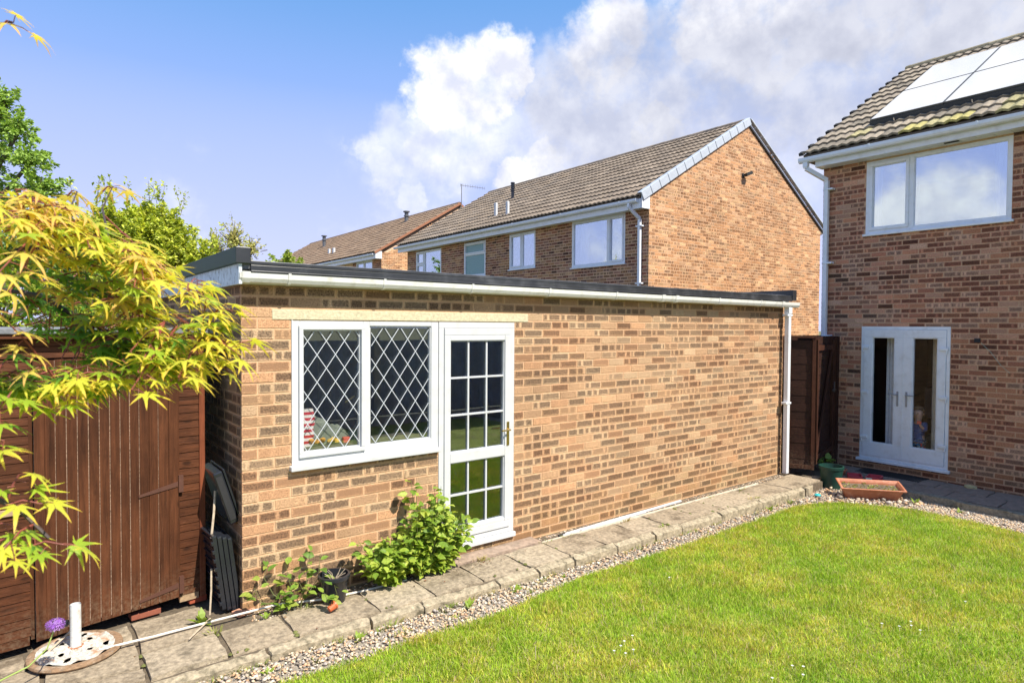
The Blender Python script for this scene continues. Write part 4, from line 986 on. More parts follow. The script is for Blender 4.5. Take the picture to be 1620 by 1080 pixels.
# ================================================================ THE HOUSES BEHIND
def mid_house():
    X0, Y0 = 9.86, 4.34
    H = thing('terraced_house', 'large brick terraced house behind the garage with bare brick gable wall', 'house', (X0 + 4, Y0 + 5, -.2))
    FG = frame((X0, Y0, 0), (1, 0, 0), (0, -1, 0)); FF = frame((X0, Y0, 0), (0, -1, 0), (-1, 0, 0))
    w = 7.88; zr = 7.42; top = lambda u: 5.03 + (min(u, w - u) + .28) * .592 - .03
    br = brick_list(FG, 0, w, .3, 7.42, .075, .225, top=top, pal=pal_mid)
    op = [(-2.52, -.71, 3.60, 4.81), (-5.16, -3.99, 3.72, 4.80), (-7.54, -6.36, 3.62, 4.80), (-10.66, -8.94, 3.5, 4.80)]
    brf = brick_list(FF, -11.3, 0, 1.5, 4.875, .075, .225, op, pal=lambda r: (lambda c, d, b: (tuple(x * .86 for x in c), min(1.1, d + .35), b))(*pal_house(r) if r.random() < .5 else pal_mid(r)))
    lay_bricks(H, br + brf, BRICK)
    mortar(H, FG, .004, w, -.4, 5.03, [], MORT_M, n=-.004, top=[(.004, 5.03), (w, 5.03), (w / 2, 5.03 + (w / 2 + .28) * .592 - .04)])
    mortar(H, FF, -11.3, -.105, -.4, 5.0, [(a + .01, b - .01, c + .01, min(d, 4.78)) for a, b, c, d in op], MORT_M, n=-.004)
    MB().box(X0 + .11, X0 + w, Y0 + 11.2, Y0 + 11.3, -.4, 5.0).build('end_wall', MORT_M, H); MB().box(X0 + w - .1, X0 + w, Y0 + .11, Y0 + 11.19, -.4, 5.0).build('back_wall', MORT_M, H)
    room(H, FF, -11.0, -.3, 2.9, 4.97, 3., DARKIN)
    teal = simple('obscured_glass', (.20, .34, .35), .22, var=.25, scale=60, bump=.4, bscale=90); W = UPVC2
    window(H, FF, -2.52, -.71, 3.62, 4.785, [(-2.46, -1.30, 3.68, 4.73, 0), (-1.22, -.77, 3.68, 4.73, .04)], SKYGLASS, W, 'wide white bedroom window nearest the gable', inset=.0)
    window(H, FF, -5.16, -3.99, 3.75, 4.76, [(-5.10, -4.62, 3.81, 4.70, .035), (-4.55, -4.05, 3.81, 4.70, 0)], SKYGLASS, W, 'small two pane white window', inset=.0)
    window(H, FF, -7.54, -6.36, 3.66, 4.74, [(-7.48, -6.42, 4.40, 4.68, .03), (-7.48, -6.42, 3.72, 4.34, 0)], teal, W, 'white bathroom window with obscured glass and top light', inset=.0)
    window(H, FF, -10.66, -8.94, 3.55, 4.74, [(-10.6, -10.12, 4.32, 4.68, .035), (-10.6, -10.12, 3.61, 4.26, .035), (-10.05, -9.0, 3.61, 4.68, 0)], SKYGLASS, W, 'white window reflecting green trees', inset=.0)
    for (a, b) in ((-2.42, -2.15), (-5.0, -4.7)):
        m = MB(); k = 10; vs = [FF(a + (b - a) * i / (k - 1), z, -.2 + .02 * math.sin(i * 1.9)) for z in (3.7, 4.72) for i in range(k)]; m.add(vs, [(i, i + 1, k + i + 1, k + i) for i in range(k - 1)]); m.build('curtain', CURTW, H)
    MB().box(9.60, 9.625, 4.36, 15.9, 4.775, 4.985).build('fascia', W, H, bevel=.002)
    MB().box(9.626, 9.87, 4.345, 15.75, 4.79, 4.80).build('soffit', W, H)
    MB().box(9.59, 9.855, 4.315, 4.338, 4.77, 5.06).build('box_end', W, H, bevel=.003)
    MB().box(9.626, 9.86, 15.76, 15.78, 4.79, 5.0).build('box_end', W, H)
    gutter_y(H, 9.599, 4.985, 4.42, 16.05, W, clips=2.0)
    m = MB(); pth = [(9.545, 4.66, 4.91), (9.545, 4.66, 4.82), (9.80, 4.56, 4.58), (9.80, 4.56, 4.50)]
    for a, b in zip(pth[:-1], pth[1:]): m.bar(a, b, .068, .068, up=(1, 0, .1) if abs(a[0] - b[0]) < .01 else (0, 0, 1))
    m.build('swan_neck', W, H, bevel=.005); MB().box(9.765, 9.835, 4.525, 4.595, .1, 4.52).build('downpipe', W, H, bevel=.005)
    for z in (4.4, 3.1, 1.9): MB().box(9.76, 9.855, 4.47, 4.65, z, z + .03).build('pipe_clip', W, H)
    s, nrm, g, rows = roof(H, 4.33, 15.95, 9.56, 5.035, 13.80, 7.54, pal_roof, tw=.30, inset=.05)
    cap = simple('verge_cap_grey', (.42, .46, .52), .55, var=.08)
    for r in range(rows):
        for sg in (1, -1):
            o = Vector((9.56, 4.30, 5.035)) + s * ((r + .5) * g)
            if sg < 0: o.x = 2 * 13.80 - o.x
            sx = Vector((s.x * sg, 0, s.z)); nx = Vector((nrm.x * sg, 0, nrm.z)); c = o + nx * (-.015)
            M = Matrix(((sx.x, 0, nx.x, c.x), (0, 1, 0, c.y), (sx.z, 0, nx.z, c.z), (0, 0, 0, 1)))
            mb = MB(); hh = .095 if sg > 0 else .018; mb.obox(M @ Matrix.Translation((0, 0, 0 if sg > 0 else .075)), g * .5 - .010, .018, hh); mb.obox(M @ Matrix.Translation((0, .05, .090)), g * .5 - .004, .06, .008); mb.build('verge_cap', cap, H, bevel=.006)
    a = Vector((13.80, 4.318, 7.54)); b = Vector((18.04, 4.318, 5.035)); m = MB(); m.bar(a - Vector((0, 0, .13)), b - Vector((0, 0, .13)), .03, .05); m.build('verge_black_strip', BLKM, H)  # thin black strip along the verge of the back slope
    # things through the roof
    m = MB(); m.tube([(11.94, 12.04, 6.30), (11.94, 12.04, 7.0)], .055, 10); 
    for z in (6.72, 6.8, 6.88, 6.96): m.tube([(11.94, 12.04, z), (11.94, 12.04, z + .05)], .075, 10)
    m.build('flue_pipe', BLKPL, H)
    for (x, y, z) in ((10.43, 10.95, 5.45), (10.28, 10.15, 5.36)): MB().box(x - .04, x + .04, y - .055, y + .055, z, z + .52).build('vent_stack', UPVC, H, bevel=.02)
    f = frame((13.56, 4.34, 6.09), (1, 0, 0), (0, -1, 0)); m = MB(); m.fbox(f, -.05, .05, -.06, .04, 0, .03); m.bar(f(0, 0, .03), f(.05, .02, .12), .03, .03); m.bar(f(-.02, -.02, .10), f(.16, .06, .16), .09, .08); m.build('security_light', BLKM, H, bevel=.005)
mid_house()

def far_house():
    X0, Y0 = 10.95, 20.0; w = 7.95
    H = thing('terraced_house', 'farther brick terraced house with brown roof and thin grey flue pipes', 'house', (X0 + 4, Y0 + 8, -.2))
    FG = frame((X0, Y0, 0), (1, 0, 0), (0, -1, 0)); FF = frame((X0, Y0, 0), (0, -1, 0), (-1, 0, 0))
    top = lambda u: 5.2 + (min(u, w - u) + .1) * .608 - .05
    lay_bricks(H, brick_list(FG, 0, w, 2.5, 7.62, .075, .225, top=top, pal=pal_mid) + brick_list(FF, -3, 0, 2.5, 5.1, .075, .225, [(-2.6, -.9, 3.9, 5.1)], pal=pal_house), BRICK, n_ind=60)
    mortar(H, FG, .004, w, -.4, 5.2, [], MORT_M, n=-.004, top=[(.004, 5.2), (w, 5.2), (w / 2, 7.60)])
    mortar(H, FF, -19.5, -.105, -.4, 5.15, [(-2.59, -.91, 3.91, 4.99)], MORT_M, n=-.004)
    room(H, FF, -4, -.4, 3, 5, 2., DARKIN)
    window(H, FF, -2.6, -.9, 3.9, 5.0, [(-2.54, -1.78, 3.96, 4.94, .035), (-1.71, -.96, 3.96, 4.94, 0)], SKYGLASS, UPVC2, 'white window just showing over the garage roof', inset=.0)
    MB().box(10.66, 10.685, 19.97, 39, 4.98, 5.2).build('fascia', UPVC2, H); MB().box(10.69, 10.94, 19.975, 39, 5.0, 5.01).build('soffit', UPVC2, H); MB().box(10.64, 10.94, 19.93, 19.965, 4.98, 5.3).build('box_end', UPVC2, H)
    gutter_y(H, 10.66, 5.2, 20.05, 39, UPVC2, clips=4)
    roof(H, 19.95, 39.3, 10.62, 5.25, 14.93, 7.85, pal_roof_far, tw=.30, nind=120, inset=.1)
    m = MB(); m.bar((10.6, 19.93, 5.22), (14.93, 19.93, 7.82), .05, .09); m.bar((14.93, 19.93, 7.82), (19.2, 19.93, 5.22), .05, .09); m.build('verge_board', simple('verge_brown', (.30, .13, .07), .8), H)
    for (x, y, z, h) in ((14.07, 23.55, 6.98, .85), (13.25, 32.49, 6.5, 1.0)):
        m = MB(); m.tube([(x, y, z), (x, y, z + h)], .10, 10); m.tube([(x, y, z + h * .75), (x, y, z + h * .8)], .14, 10); m.tube([(x, y, z + h), (x, y, z + h + .05)], .17, 10); m.build('flue_pipe', simple('flue_grey', (.10, .105, .12), .5) if 'flue_grey' not in MATS else MATS['flue_grey'], H)
    for (x, y, z) in ((11.75, 27.9, 5.6), (11.6, 26.9, 5.55)): MB().box(x - .05, x + .05, y - .08, y + .08, z, z + .6).build('vent_stack', UPVC, H)
    A = thing('tv_aerial', 'thin tv aerial on the ridge end of the farther house', 'aerial', (15.0, 19.9, 7.6))
    m = MB(); m.tube([(15.0, 19.9, 7.5), (15.0, 19.9, 8.75)], .018, 6); m.build('mast', simple('aerial_metal', (.15, .15, .16), .5), A)
    m = MB(); m.tube([(14.95, 19.92, 8.70), (16.05, 19.5, 8.62)], .012, 5)
    for k in range(11): t = k / 10; m.tube([(14.95 + 1.1 * t, 19.92 - .42 * t, 8.62 - .08 * t), (14.95 + 1.1 * t, 19.92 - .42 * t, 8.78 - .08 * t)], .007, 4)
    m.build('element_boom', MATS['aerial_metal'], A)
far_house()

# ================================================================ SHED
def shed():
    a = math.atan2(.103, .995); U = (math.cos(a), math.sin(a), 0); N = (math.sin(a), -math.cos(a), 0)
    F = frame((-.18, .385, 0), U, N); S = thing('shed', 'old red brown timber shed with a vertical board door', 'shed', (-1.2, 1.0, -.05))
    core = MB(); core.fbox(F, -2.7, -.006, .02, 2.05, -1.75, -.022); core.build('shed_body', simple('shed_dark', (.03, .012, .008), .9), S)
    def board(u0, u1, z0, z1, n=0, name='board', mat=SHEDH):
        m = MB(); zm = (z0 + z1) / 2 + random.uniform(-.004, .004); g = .0016
        prof = [(z0 + g, n + .006), (zm - .003, n + .0035), (zm - .0025, n - .002), (zm + .0025, n - .002), (zm + .003, n + .005), (z1 - g, n + .0005), (z1 - g, n - .02), (z0 + g, n - .02)]
        k = len(prof); m.add([F(u0, z, nn) for z, nn in prof] + [F(u1, z, nn) for z, nn in prof], [(i, (i + 1) % k, k + (i + 1) % k, k + i) for i in range(k)] + [tuple(range(k))[::-1], tuple(range(k, 2 * k))]); return m.build(name, mat, S)
    zs = np.arange(.025, 1.88, .1235)
    for z in zs:
        z1 = min(z + .1235, 1.895)
        o = board(-.188, -.042, z, z1); board(-2.7, -1.105, z, z1)
    for z0, z1 in ((1.897, 1.975), (1.977, 2.055)): board(-2.7, -.042, z0, z1, n=.008)
    MB().fbox(F, -.042, .0, -.02, 2.055, -.03, .016).build('corner_post', wood_mat('shed_post', (.20, .06, .028), 'Z', wear=.3, wearc=(.4, .22, .13)), S, bevel=.003)
    MB().fbox(F, -1.112, -1.092, .0, 1.9, -.02, .006).build('door_jamb', SHEDW, S)
    MB().fbox(F, -.196, -.186, .0, 1.9, -.02, .008).build('door_jamb', SHEDW, S)
    b = MB(); b.fbox(F, -.188, -.05, -.028, .022, -.02, .002); b.build('bottom_board', simple('bare_timber', (.36, .25, .15), .9, var=.3, scale=30), S)
    b = MB(); b.fbox(F, -2.7, -1.12, -.03, .022, -.06, .018); b.build('floor_bearer', SHEDH, S)
    # felt roof
    r = MB(); r.fbox(F, -2.80, .06, 2.060, 2.098, -1.85, .10); r.build('felt_roof', FELT, S, bevel=.006)
    r = MB(); r.fbox(F, -2.80, .06, 2.030, 2.059, .062, .085); r.build('roof_batten', SHEDH, S)
    # vertical board door, hung slightly out of square
    D = bpy.data.objects.new('door', None); COL.objects.link(D); D.parent = S; p = F(-.64, .0, .02); D.location = tuple(np.array(p) - WLOC[S.name]); WLOC[D.name] = np.array(p); D['label'] = 'red brown door of vertical tongued boards'
    us = [-1.088, -.968, -.842, -.712, -.584, -.462, -.336, -.198]
    for i, (u0, u1) in enumerate(zip(us[:-1], us[1:])):
        m = MB(); um = (u0 + u1) / 2; zb0 = -.015 + .045 * (u0 + 1.088) / .89; zb1 = -.015 + .045 * (u1 + 1.088) / .89; n0 = .030 + random.uniform(-.002, .002)
        prof = [(u0 + .0022, n0), (um - .003, n0 + .0005), (um - .0015, n0 - .005), (um + .0015, n0 - .005), (um + .003, n0 + .0005), (u1 - .0022, n0), (u1 - .0022, n0 - .016), (u0 + .0022, n0 - .016)]
        k = len(prof); zt = 1.885 + random.uniform(-.003, .003)
        m.add([F(u, -.015 + .045 * (u + 1.088) / .89, nn) for u, nn in prof] + [F(u, zt, nn) for u, nn in prof], [(j, (j + 1) % k, k + (j + 1) % k, k + j) for j in range(k)] + [tuple(range(k))[::-1], tuple(range(k, 2 * k))])
        m.build('door_plank', SHEDW, D)
    MB().fbox(F, -1.086, -.200, .03, 1.88, .001, .0255).build('door_backing', simple('pale_gap', (.26, .17, .12), .9, var=.6, scale=60), D)
    for z in (.86, .075):
        m = MB(); m.add([F(-.47, z - .012, .032), F(-.205, z + .028, .032), F(-.205, z + .066, .032), F(-.47, z + .006, .032), F(-.47, z - .012, .038), F(-.205, z + .028, .038), F(-.205, z + .066, .038), F(-.47, z + .006, .038)], [(0, 1, 2, 3), (4, 5, 6, 7), (0, 1, 5, 4), (1, 2, 6, 5), (2, 3, 7, 6), (3, 0, 4, 7)])
        m.build('strap_hinge', simple('hinge_brown', (.09, .035, .022), .6), D)
        m = MB(); m.fbox(F, -.198, -.165, z - .02, z + .11, .0075, .036); m.build('hinge_plate', MATS['hinge_brown'], D)
    m = MB(); m.fbox(F, -1.30, -1.13, .86, .905, .006, .02); m.build('latch', simple('latch_wood', (.36, .24, .15), .8), S, bevel=.004)
    m = MB(); m.fbox(F, -.205, -.19, 1.72, 1.80, .012, .022); m.build('door_bolt', STEEL, S)
shed()
def loose_brick(x, y, z, rot, col, label, L=.2, W_=.1, h=.065):
    m = MB(); m.col = col; M = Matrix.Translation((x, y, z + h / 2)) @ Matrix.Rotation(rot, 4, 'Z'); m.obox(M, L / 2, W_ / 2, h / 2)
    o = m.build('brick', PAINTED, None, cols=True, bevel=.006); tag(o, label, 'brick'); return o
loose_brick(-.235, .44, -.072, .1, (.36, .08, .04), 'red brick with white paint patch propping the right end of the shed', L=.13, h=.05)
loose_brick(-.60, .40, -.075, .1, (.27, .085, .05), 'dark red brick half hidden beneath the shed door', h=.045)
loose_brick(.01, .015, -.088, .35, (.50, .25, .16), 'flat orange broken brick lying at the garage corner', L=.14, W_=.1, h=.03)

# ================================================================ GATE AND FENCE BETWEEN THE BUILDINGS
def gate():
    Aa = np.array((7.93, -.02)); B = np.array((8.12, -.36)); C = np.array((9.20, -.10)); 
    def fr(P, Q): d = (Q - P) / np.linalg.norm(Q - P); return frame((P[0], P[1], 0), (d[0], d[1], 0), (d[1], -d[0], 0)), float(np.linalg.norm(Q - P))
    T = thing('fence_panel', 'narrow dark brown fence panel beside the garage downpipe', 'fence', (8.02, -.2, -.14))
    F, L = fr(Aa, B)
    z = .02; k = 0
    while z < 1.93: MB().fbox(F, .03, L - .02, z, z + .118, -.012, .0 + (.004 if k % 2 else 0)).build('board', GATEW, T); z += .12; k += 1
    for (a, b) in ((0, .05), (L - .05, L)): MB().fbox(F, a, b, -.02 if a else -.14, 1.97, -.03, .028).build('frame_post', GATEF, T, bevel=.003)
    MB().fbox(F, -.02, L, 1.972, 1.995, -.04, .04).build('top_rail', GATEF, T, bevel=.003); MB().fbox(F, .05, L - .05, -.01, .05, .005, .03).build('bottom_rail', GATEF, T)
    T = thing('wooden_gate', 'dark brown wooden gate with a long diagonal brace', 'gate', (8.66, -.22, -.14)); F, L = fr(B + np.array((.03, .02)), C)
    z = .08; k = 0
    while z < 1.92: MB().fbox(F, .02, L - .02, z, z + .118, -.016, -.004 + (.004 if k % 2 else 0)).build('board', GATEW, T); z += .12; k += 1
    MB().fbox(F, 0, .055, .06, 1.95, -.005, .035).build('stile', GATEF, T, bevel=.003); MB().fbox(F, L - .09, L, .09, 1.93, -.005, .032).build('stile', GATEF, T, bevel=.003)
    MB().fbox(F, .055, L - .09, 1.78, 1.86, -.003, .032).build('rail', GATEF, T, bevel=.003); MB().fbox(F, .055, L - .09, .13, .20, -.003, .032).build('rail', GATEF, T, bevel=.003)
    m = MB(); m.bar(F(.05, .22, .022), F(L - .14, 1.80, .022), .026, .07, up=F.N + 0) if False else m.bar(F(.05, .22, .022), F(L - .14, 1.80, .022), .07, .026, up=tuple(F.N)); m.build('diagonal_brace', GATEF, T, bevel=.003)
    m = MB(); m.fbox(F, L - .13, L + .03, 1.10, 1.13, .033, .045); m.tube([F(L - .10, 1.115, .05), F(L + .02, 1.115, .05)], .009, 6); m.fbox(F, L - .03, L + .03, 1.08, 1.25, .033, .042); m.build('latch', simple('latch_metal', (.12, .12, .13), .4, metal=.6), T)
    F2 = frame((9.22, -.09, 0), (1, .1, 0), (.1, -1, 0))
    g = MB(); g.fbox(F2, .0, .09, -.15, 1.98, -.06, .03); o = g.build('gate_post', GATEF, None, bevel=.004); tag(o, 'dark brown gate post standing against the right hand house', 'post')
    g = MB(); g.fbox(F2, .10, .19, -.15, 1.99, -.05, .04); o = g.build('gate_post', GATEW, None, bevel=.004); tag(o, 'very dark outer gate post touching the house wall', 'post')
    o = MB().box(7.86, 9.43, .16, .19, -.15, 2.0).build('lean_board', GATEW, None); tag(o, 'dark boarded screen closing the alley behind the gate', 'screen')
gate()

# ================================================================ THE GARDEN FENCE BEHIND THE PHOTOGRAPHER (seen in the glass)
def back_fence():
    T = thing('garden_fence', 'slate blue boarded garden fence with concrete posts reflected in the garage glass', 'fence', (1, -8.3, -.2))
    x = -6; k = 0
    for i in range(9):
        px = -6 + i * 1.85; MB().box(px - .06, px + .06, -8.34, -8.2, -.3, 1.85).build('concrete_post', simple('post_concrete', (.34, .33, .31), .9) if 'post_concrete' not in MATS else MATS['post_concrete'], T)
        if i == 8: break
        n = 12; w = 1.73 / n
        for j in range(n): a = px + .06 + j * w; MB().box(a + .002, a + w - .004, -8.29 + (.01 if j % 2 else 0), -8.27 + (.01 if j % 2 else 0), .02, 1.78).build('fence_board', FENCEW, T)
        MB().box(px + .06, px + 1.79, -8.30, -8.25, -.3, .0).build('gravel_board', MATS['post_concrete'], T)
back_fence()

# ================================================================ TREES
def leaf_cards(name, P, size, pal, parent=None, mat=LEAFM, up=.5, aspect=.55, jitter=.25, dirs=None):
    """one folded leaf (4 triangles) per point"""
    n = len(P); r = RNG.normal(size=(n, 3)); r[:, 2] = np.abs(r[:, 2]) + up; nrm = r / np.linalg.norm(r, axis=1)[:, None]
    d = RNG.normal(size=(n, 3)) if dirs is None else dirs + RNG.normal(size=(n, 3)) * .5
    d -= (d * nrm).sum(1)[:, None] * nrm; d /= np.linalg.norm(d, axis=1)[:, None]; s = np.cross(nrm, d)
    L = (size * RNG.uniform(.7, 1.3, n))[:, None]; w = L * aspect * .5
    V = np.stack([P, P + d * L * .5 + s * w + nrm * w * .35, P + d * L - nrm * L * .12, P + d * L * .5 - s * w + nrm * w * .35, P + d * L * .5], 1)
    b = (np.arange(n) * 5)[:, None]; F = np.concatenate([b + [[0, 1, 4]], b + [[4, 1, 2]], b + [[4, 2, 3]], b + [[0, 4, 3]]], 1).reshape(-1, 3)
    pal = np.array(pal); c = pal[RNG.integers(0, len(pal), n)] * RNG.uniform(1 - jitter, 1 + jitter, (n, 1))
    v = V.reshape(-1, 3); ce = v.mean(0) if parent is not None else np.zeros(3)
    me = mesh_from(name, v - ce, F, cols=np.repeat(c, 4, 0)); o = link(me, name, mat, parent, ce); o['kind'] = 'stuff'; return o
def tree(name, label, base, tips_blobs, pal, leaf, nleaf, ntwig, trunk_r=.09, spray=.35, upb=.3, group=None, sparse=False, shoots=0):
    """trunk and limbs reach to twig tips spread through ellipsoid lobes; leaves sit along the twigs"""
    T = thing(name, label, 'tree', tuple(base), group); base = Vector(base)
    cen = Vector(tips_blobs[0][0]); trunk_top = Vector((base.x * .5 + cen.x * .5, base.y * .5 + cen.y * .5, base.z + (cen.z - base.z) * .55))
    m = MB(); m.tube([base, base.lerp(trunk_top, .5) + Vector((.05, .04, 0)), trunk_top], [trunk_r, trunk_r * .8, trunk_r * .6], 8); m.build('trunk', BARK, T, smooth=True)
    lm = MB(); tw = MB(); P = []; D = []
    vol = np.array([b[1][0] * b[1][1] * b[1][2] for b in tips_blobs]); pr = vol / vol.sum()
    for bi, (c, r) in enumerate(tips_blobs):
        c = Vector(c); k = c + Vector((0, 0, -r[2] * .4)); lm.tube([trunk_top, trunk_top.lerp(k, .5) + Vector((0, 0, .1)), k], [trunk_r * .5, trunk_r * .35, trunk_r * .22], 6)
        n = max(6, int(ntwig * pr[bi]))
        for _ in range(n):
            v = Vector(RNG.normal(size=3)).normalized(); rr = random.random() ** (.45 if not sparse else .6); tip = c + Vector((v.x * r[0], v.y * r[1], v.z * r[2])) * rr * random.uniform(.85, 1.12)
            out = Vector((v.x, v.y, v.z + upb)).normalized(); st = tip - out * spray
            tw.tube([k.lerp(st, .55), st, tip], [.012, .007, .003], 3, cap=False)
            nl = int(nleaf / ntwig); 
            for q in range(nl):
                t = random.random() ** .7; p = st.lerp(tip, t) + Vector(RNG.normal(size=3)) * spray * .20 * (1.15 - t); P.append(tuple(p)); D.append(tuple(out))
    c0, r0 = tips_blobs[0]
    for _ in range(shoots):
        bl = random.choice(tips_blobs); c, r = bl; a = random.uniform(0, 6.28); e = random.uniform(.1, .95); st = Vector((c[0] + r[0] * e * math.cos(a), c[1] + r[1] * e * math.sin(a), c[2] + r[2] * math.sqrt(1 - e * e)))
        L = random.uniform(.25, .6); tip = st + Vector((random.uniform(-.15, .15), random.uniform(-.15, .15), L)); tw.tube([st, tip], [.006, .003], 3, cap=False)
        for q in range(26): P.append(tuple(st.lerp(tip, random.random()) + Vector(RNG.normal(size=3)) * .03)); D.append((0, 0, 1))
    lm.build('limb', BARK, T, smooth=True); o = tw.build('twigs', BARK, T); o['kind'] = 'stuff'
    leaf_cards('leaves', np.array(P), leaf, pal, T, dirs=np.array(D)); return T
DKG = [(.28, .42, .09), (.34, .50, .10), (.40, .56, .13), (.22, .35, .07)]
YG = [(.60, .64, .08), (.50, .57, .07), (.68, .70, .13), (.40, .48, .07), (.30, .38, .06)]
PALE = [(.50, .50, .16), (.45, .48, .14), (.55, .48, .2)]
tree('tree', 'tall dark green small leaved tree at the left edge of the sky', (-2.8, 11.4, -.2), [((-2.35, 10.7, 5.5), (1.05, 1.0, 1.35)), ((-1.6, 10.5, 6.35), (.38, .5, .62)), ((-1.2, 10.15, 5.3), (.50, .6, .42)), ((-2.0, 10.6, 4.3), (.9, .9, .6)), ((-1.05, 10.0, 4.75), (.55, .5, .40)), ((-1.35, 10.2, 5.9), (.45, .5, .45)), ((-3.6, 11.4, 5.6), (1.3, 1.2, 1.6))], DKG, .086, 52000, 1100, .14, spray=.34)
tree('tree', 'bushy yellow green tree with upright shoots behind the shed', (.9, 9.6, -.2), [((.75, 8.9, 3.35), (.90, .9, 1.0)), ((-.12, 9.3, 3.65), (.60, .6, .72)), ((.3, 9.1, 4.1), (.5, .5, .5)), ((1.40, 8.2, 3.25), (.40, .5, .55)), ((.75, 8.8, 4.05), (.6, .6, .42)), ((0, 9.3, 2.3), (1.1, .8, .8)), ((1.1, 8.7, 2.4), (.9, .7, .8))], YG, .078, 95000, 1500, .12, spray=.3, upb=.8, shoots=34)
tree('tree', 'sparse pale tree with thin twigs above the garage roof corner', (3.1, 12.6, -.2), [((2.95, 12.0, 4.35), (.42, .5, .55)), ((3.3, 11.75, 4.1), (.34, .4, .40)), ((2.6, 12.3, 4.15), (.32, .4, .5)), ((3.0, 11.9, 3.6), (.6, .6, .5))], PALE, .066, 4200, 190, .07, spray=.45, sparse=True)
tree('shrub', 'rounded bright green shrub top left of the far brown roof', (4.0, 11.6, -.2), [((3.92, 11.25, 3.60), (.42, .45, .42)), ((3.6, 11.5, 3.45), (.3, .4, .34)), ((4.2, 11.0, 3.5), (.3, .4, .34))], [(.34, .44, .06), (.28, .38, .06), (.40, .46, .09)], .085, 3600, 120, .1, spray=.2)
tree('hedge', 'long sunlit yellow green hedge behind the shed roof', (-2.2, 6.6, -.2), [((-2.9, 6.0, 2.2), (1.1, .5, .95)), ((-1.6, 6.1, 2.3), (1.1, .5, .95)), ((-.5, 6.2, 2.2), (.9, .5, .9)), ((-4.3, 6, 2.3), (1.2, .5, .95))], [(.56, .60, .08), (.48, .54, .07), (.38, .46, .06)], .056, 30000, 700, .06, spray=.16)
tree('tree', 'distant full dark green tree rising behind the bushy yellow green one', (-.2, 27.5, -.2), [((-.2, 27.5, 5.2), (1.9, 1.6, 1.9)), ((1.3, 27.2, 4.3), (1.4, 1.3, 1.3)), ((-1.8, 27.6, 4.6), (1.5, 1.3, 1.4))], [(.20, .32, .06), (.26, .40, .07), (.15, .25, .05)], .17, 16000, 500, .2, spray=.5)
tree('tree', 'leafy tree beyond the back fence seen only as a reflection', (3.5, -12.2, -.2), [((3.5, -12, 3.4), (1.6, 1.2, 1.2)), ((1.4, -12.4, 2.9), (1.6, 1.1, 1.)), ((5.6, -12.4, 2.8), (1.4, 1.1, .9))], DKG, .11, 7000, 260, .15)

# ================================================================ JAPANESE MAPLE
def maple_leaf(seed, kind):
    r = random.Random(seed); nl = 7; span = rad(250); lens = [.42, .72, .92, 1., .92, .72, .42]; v = []; f = []; c = []
    tipc = {'Y': (.80, .58, .08), 'O': (.84, .50, .16), 'L': (.58, .56, .06), 'G': (.24, .38, .04)}[kind]
    midc = {'Y': (.60, .60, .07), 'O': (.70, .55, .11), 'L': (.34, .48, .045), 'G': (.11, .26, .03)}[kind]
    v.append((0, 0, 0)); droop = r.uniform(.12, .42); curl = r.uniform(-.1, .25)
    def pt(a, q, z=0): x, y = math.cos(a) * q, math.sin(a) * q; return (x, y, -droop * q * q - curl * q ** 3 + z)
    for i in range(nl):
        a = -span / 2 + span * i / (nl - 1) + r.uniform(-.05, .05); L = lens[i] * r.uniform(.9, 1.08); w = .098 * (L ** .5)
        an = a + span / (nl - 1) / 2; ap = a - span / (nl - 1) / 2
        b = len(v)
        v += [pt(ap, .22 * (lens[i]) + .06), pt(an, .22 * lens[i] + .06), pt(a, L * .3, .012), pt(a - w * 1.25, L * .52, -.012), pt(a + w * 1.25, L * .52, -.012), pt(a, L * .62, .010), pt(a - w * .62, L * .74, -.01), pt(a + w * .62, L * .74, -.01), pt(a, L)]
        fs = [(0, b, b + 2), (0, b + 2, b + 1), (b, b + 3, b + 2), (b + 2, b + 4, b + 1), (b + 3, b + 5, b + 2), (b + 2, b + 5, b + 4), (b + 3, b + 6, b + 5), (b + 5, b + 7, b + 4), (b + 6, b + 8, b + 5), (b + 5, b + 8, b + 7)]
        f += fs; c += [midc] * 6 + [tuple((p + q) / 2 for p, q in zip(midc, tipc))] * 2 + [tipc] * 2
    return np.array(v), f, c
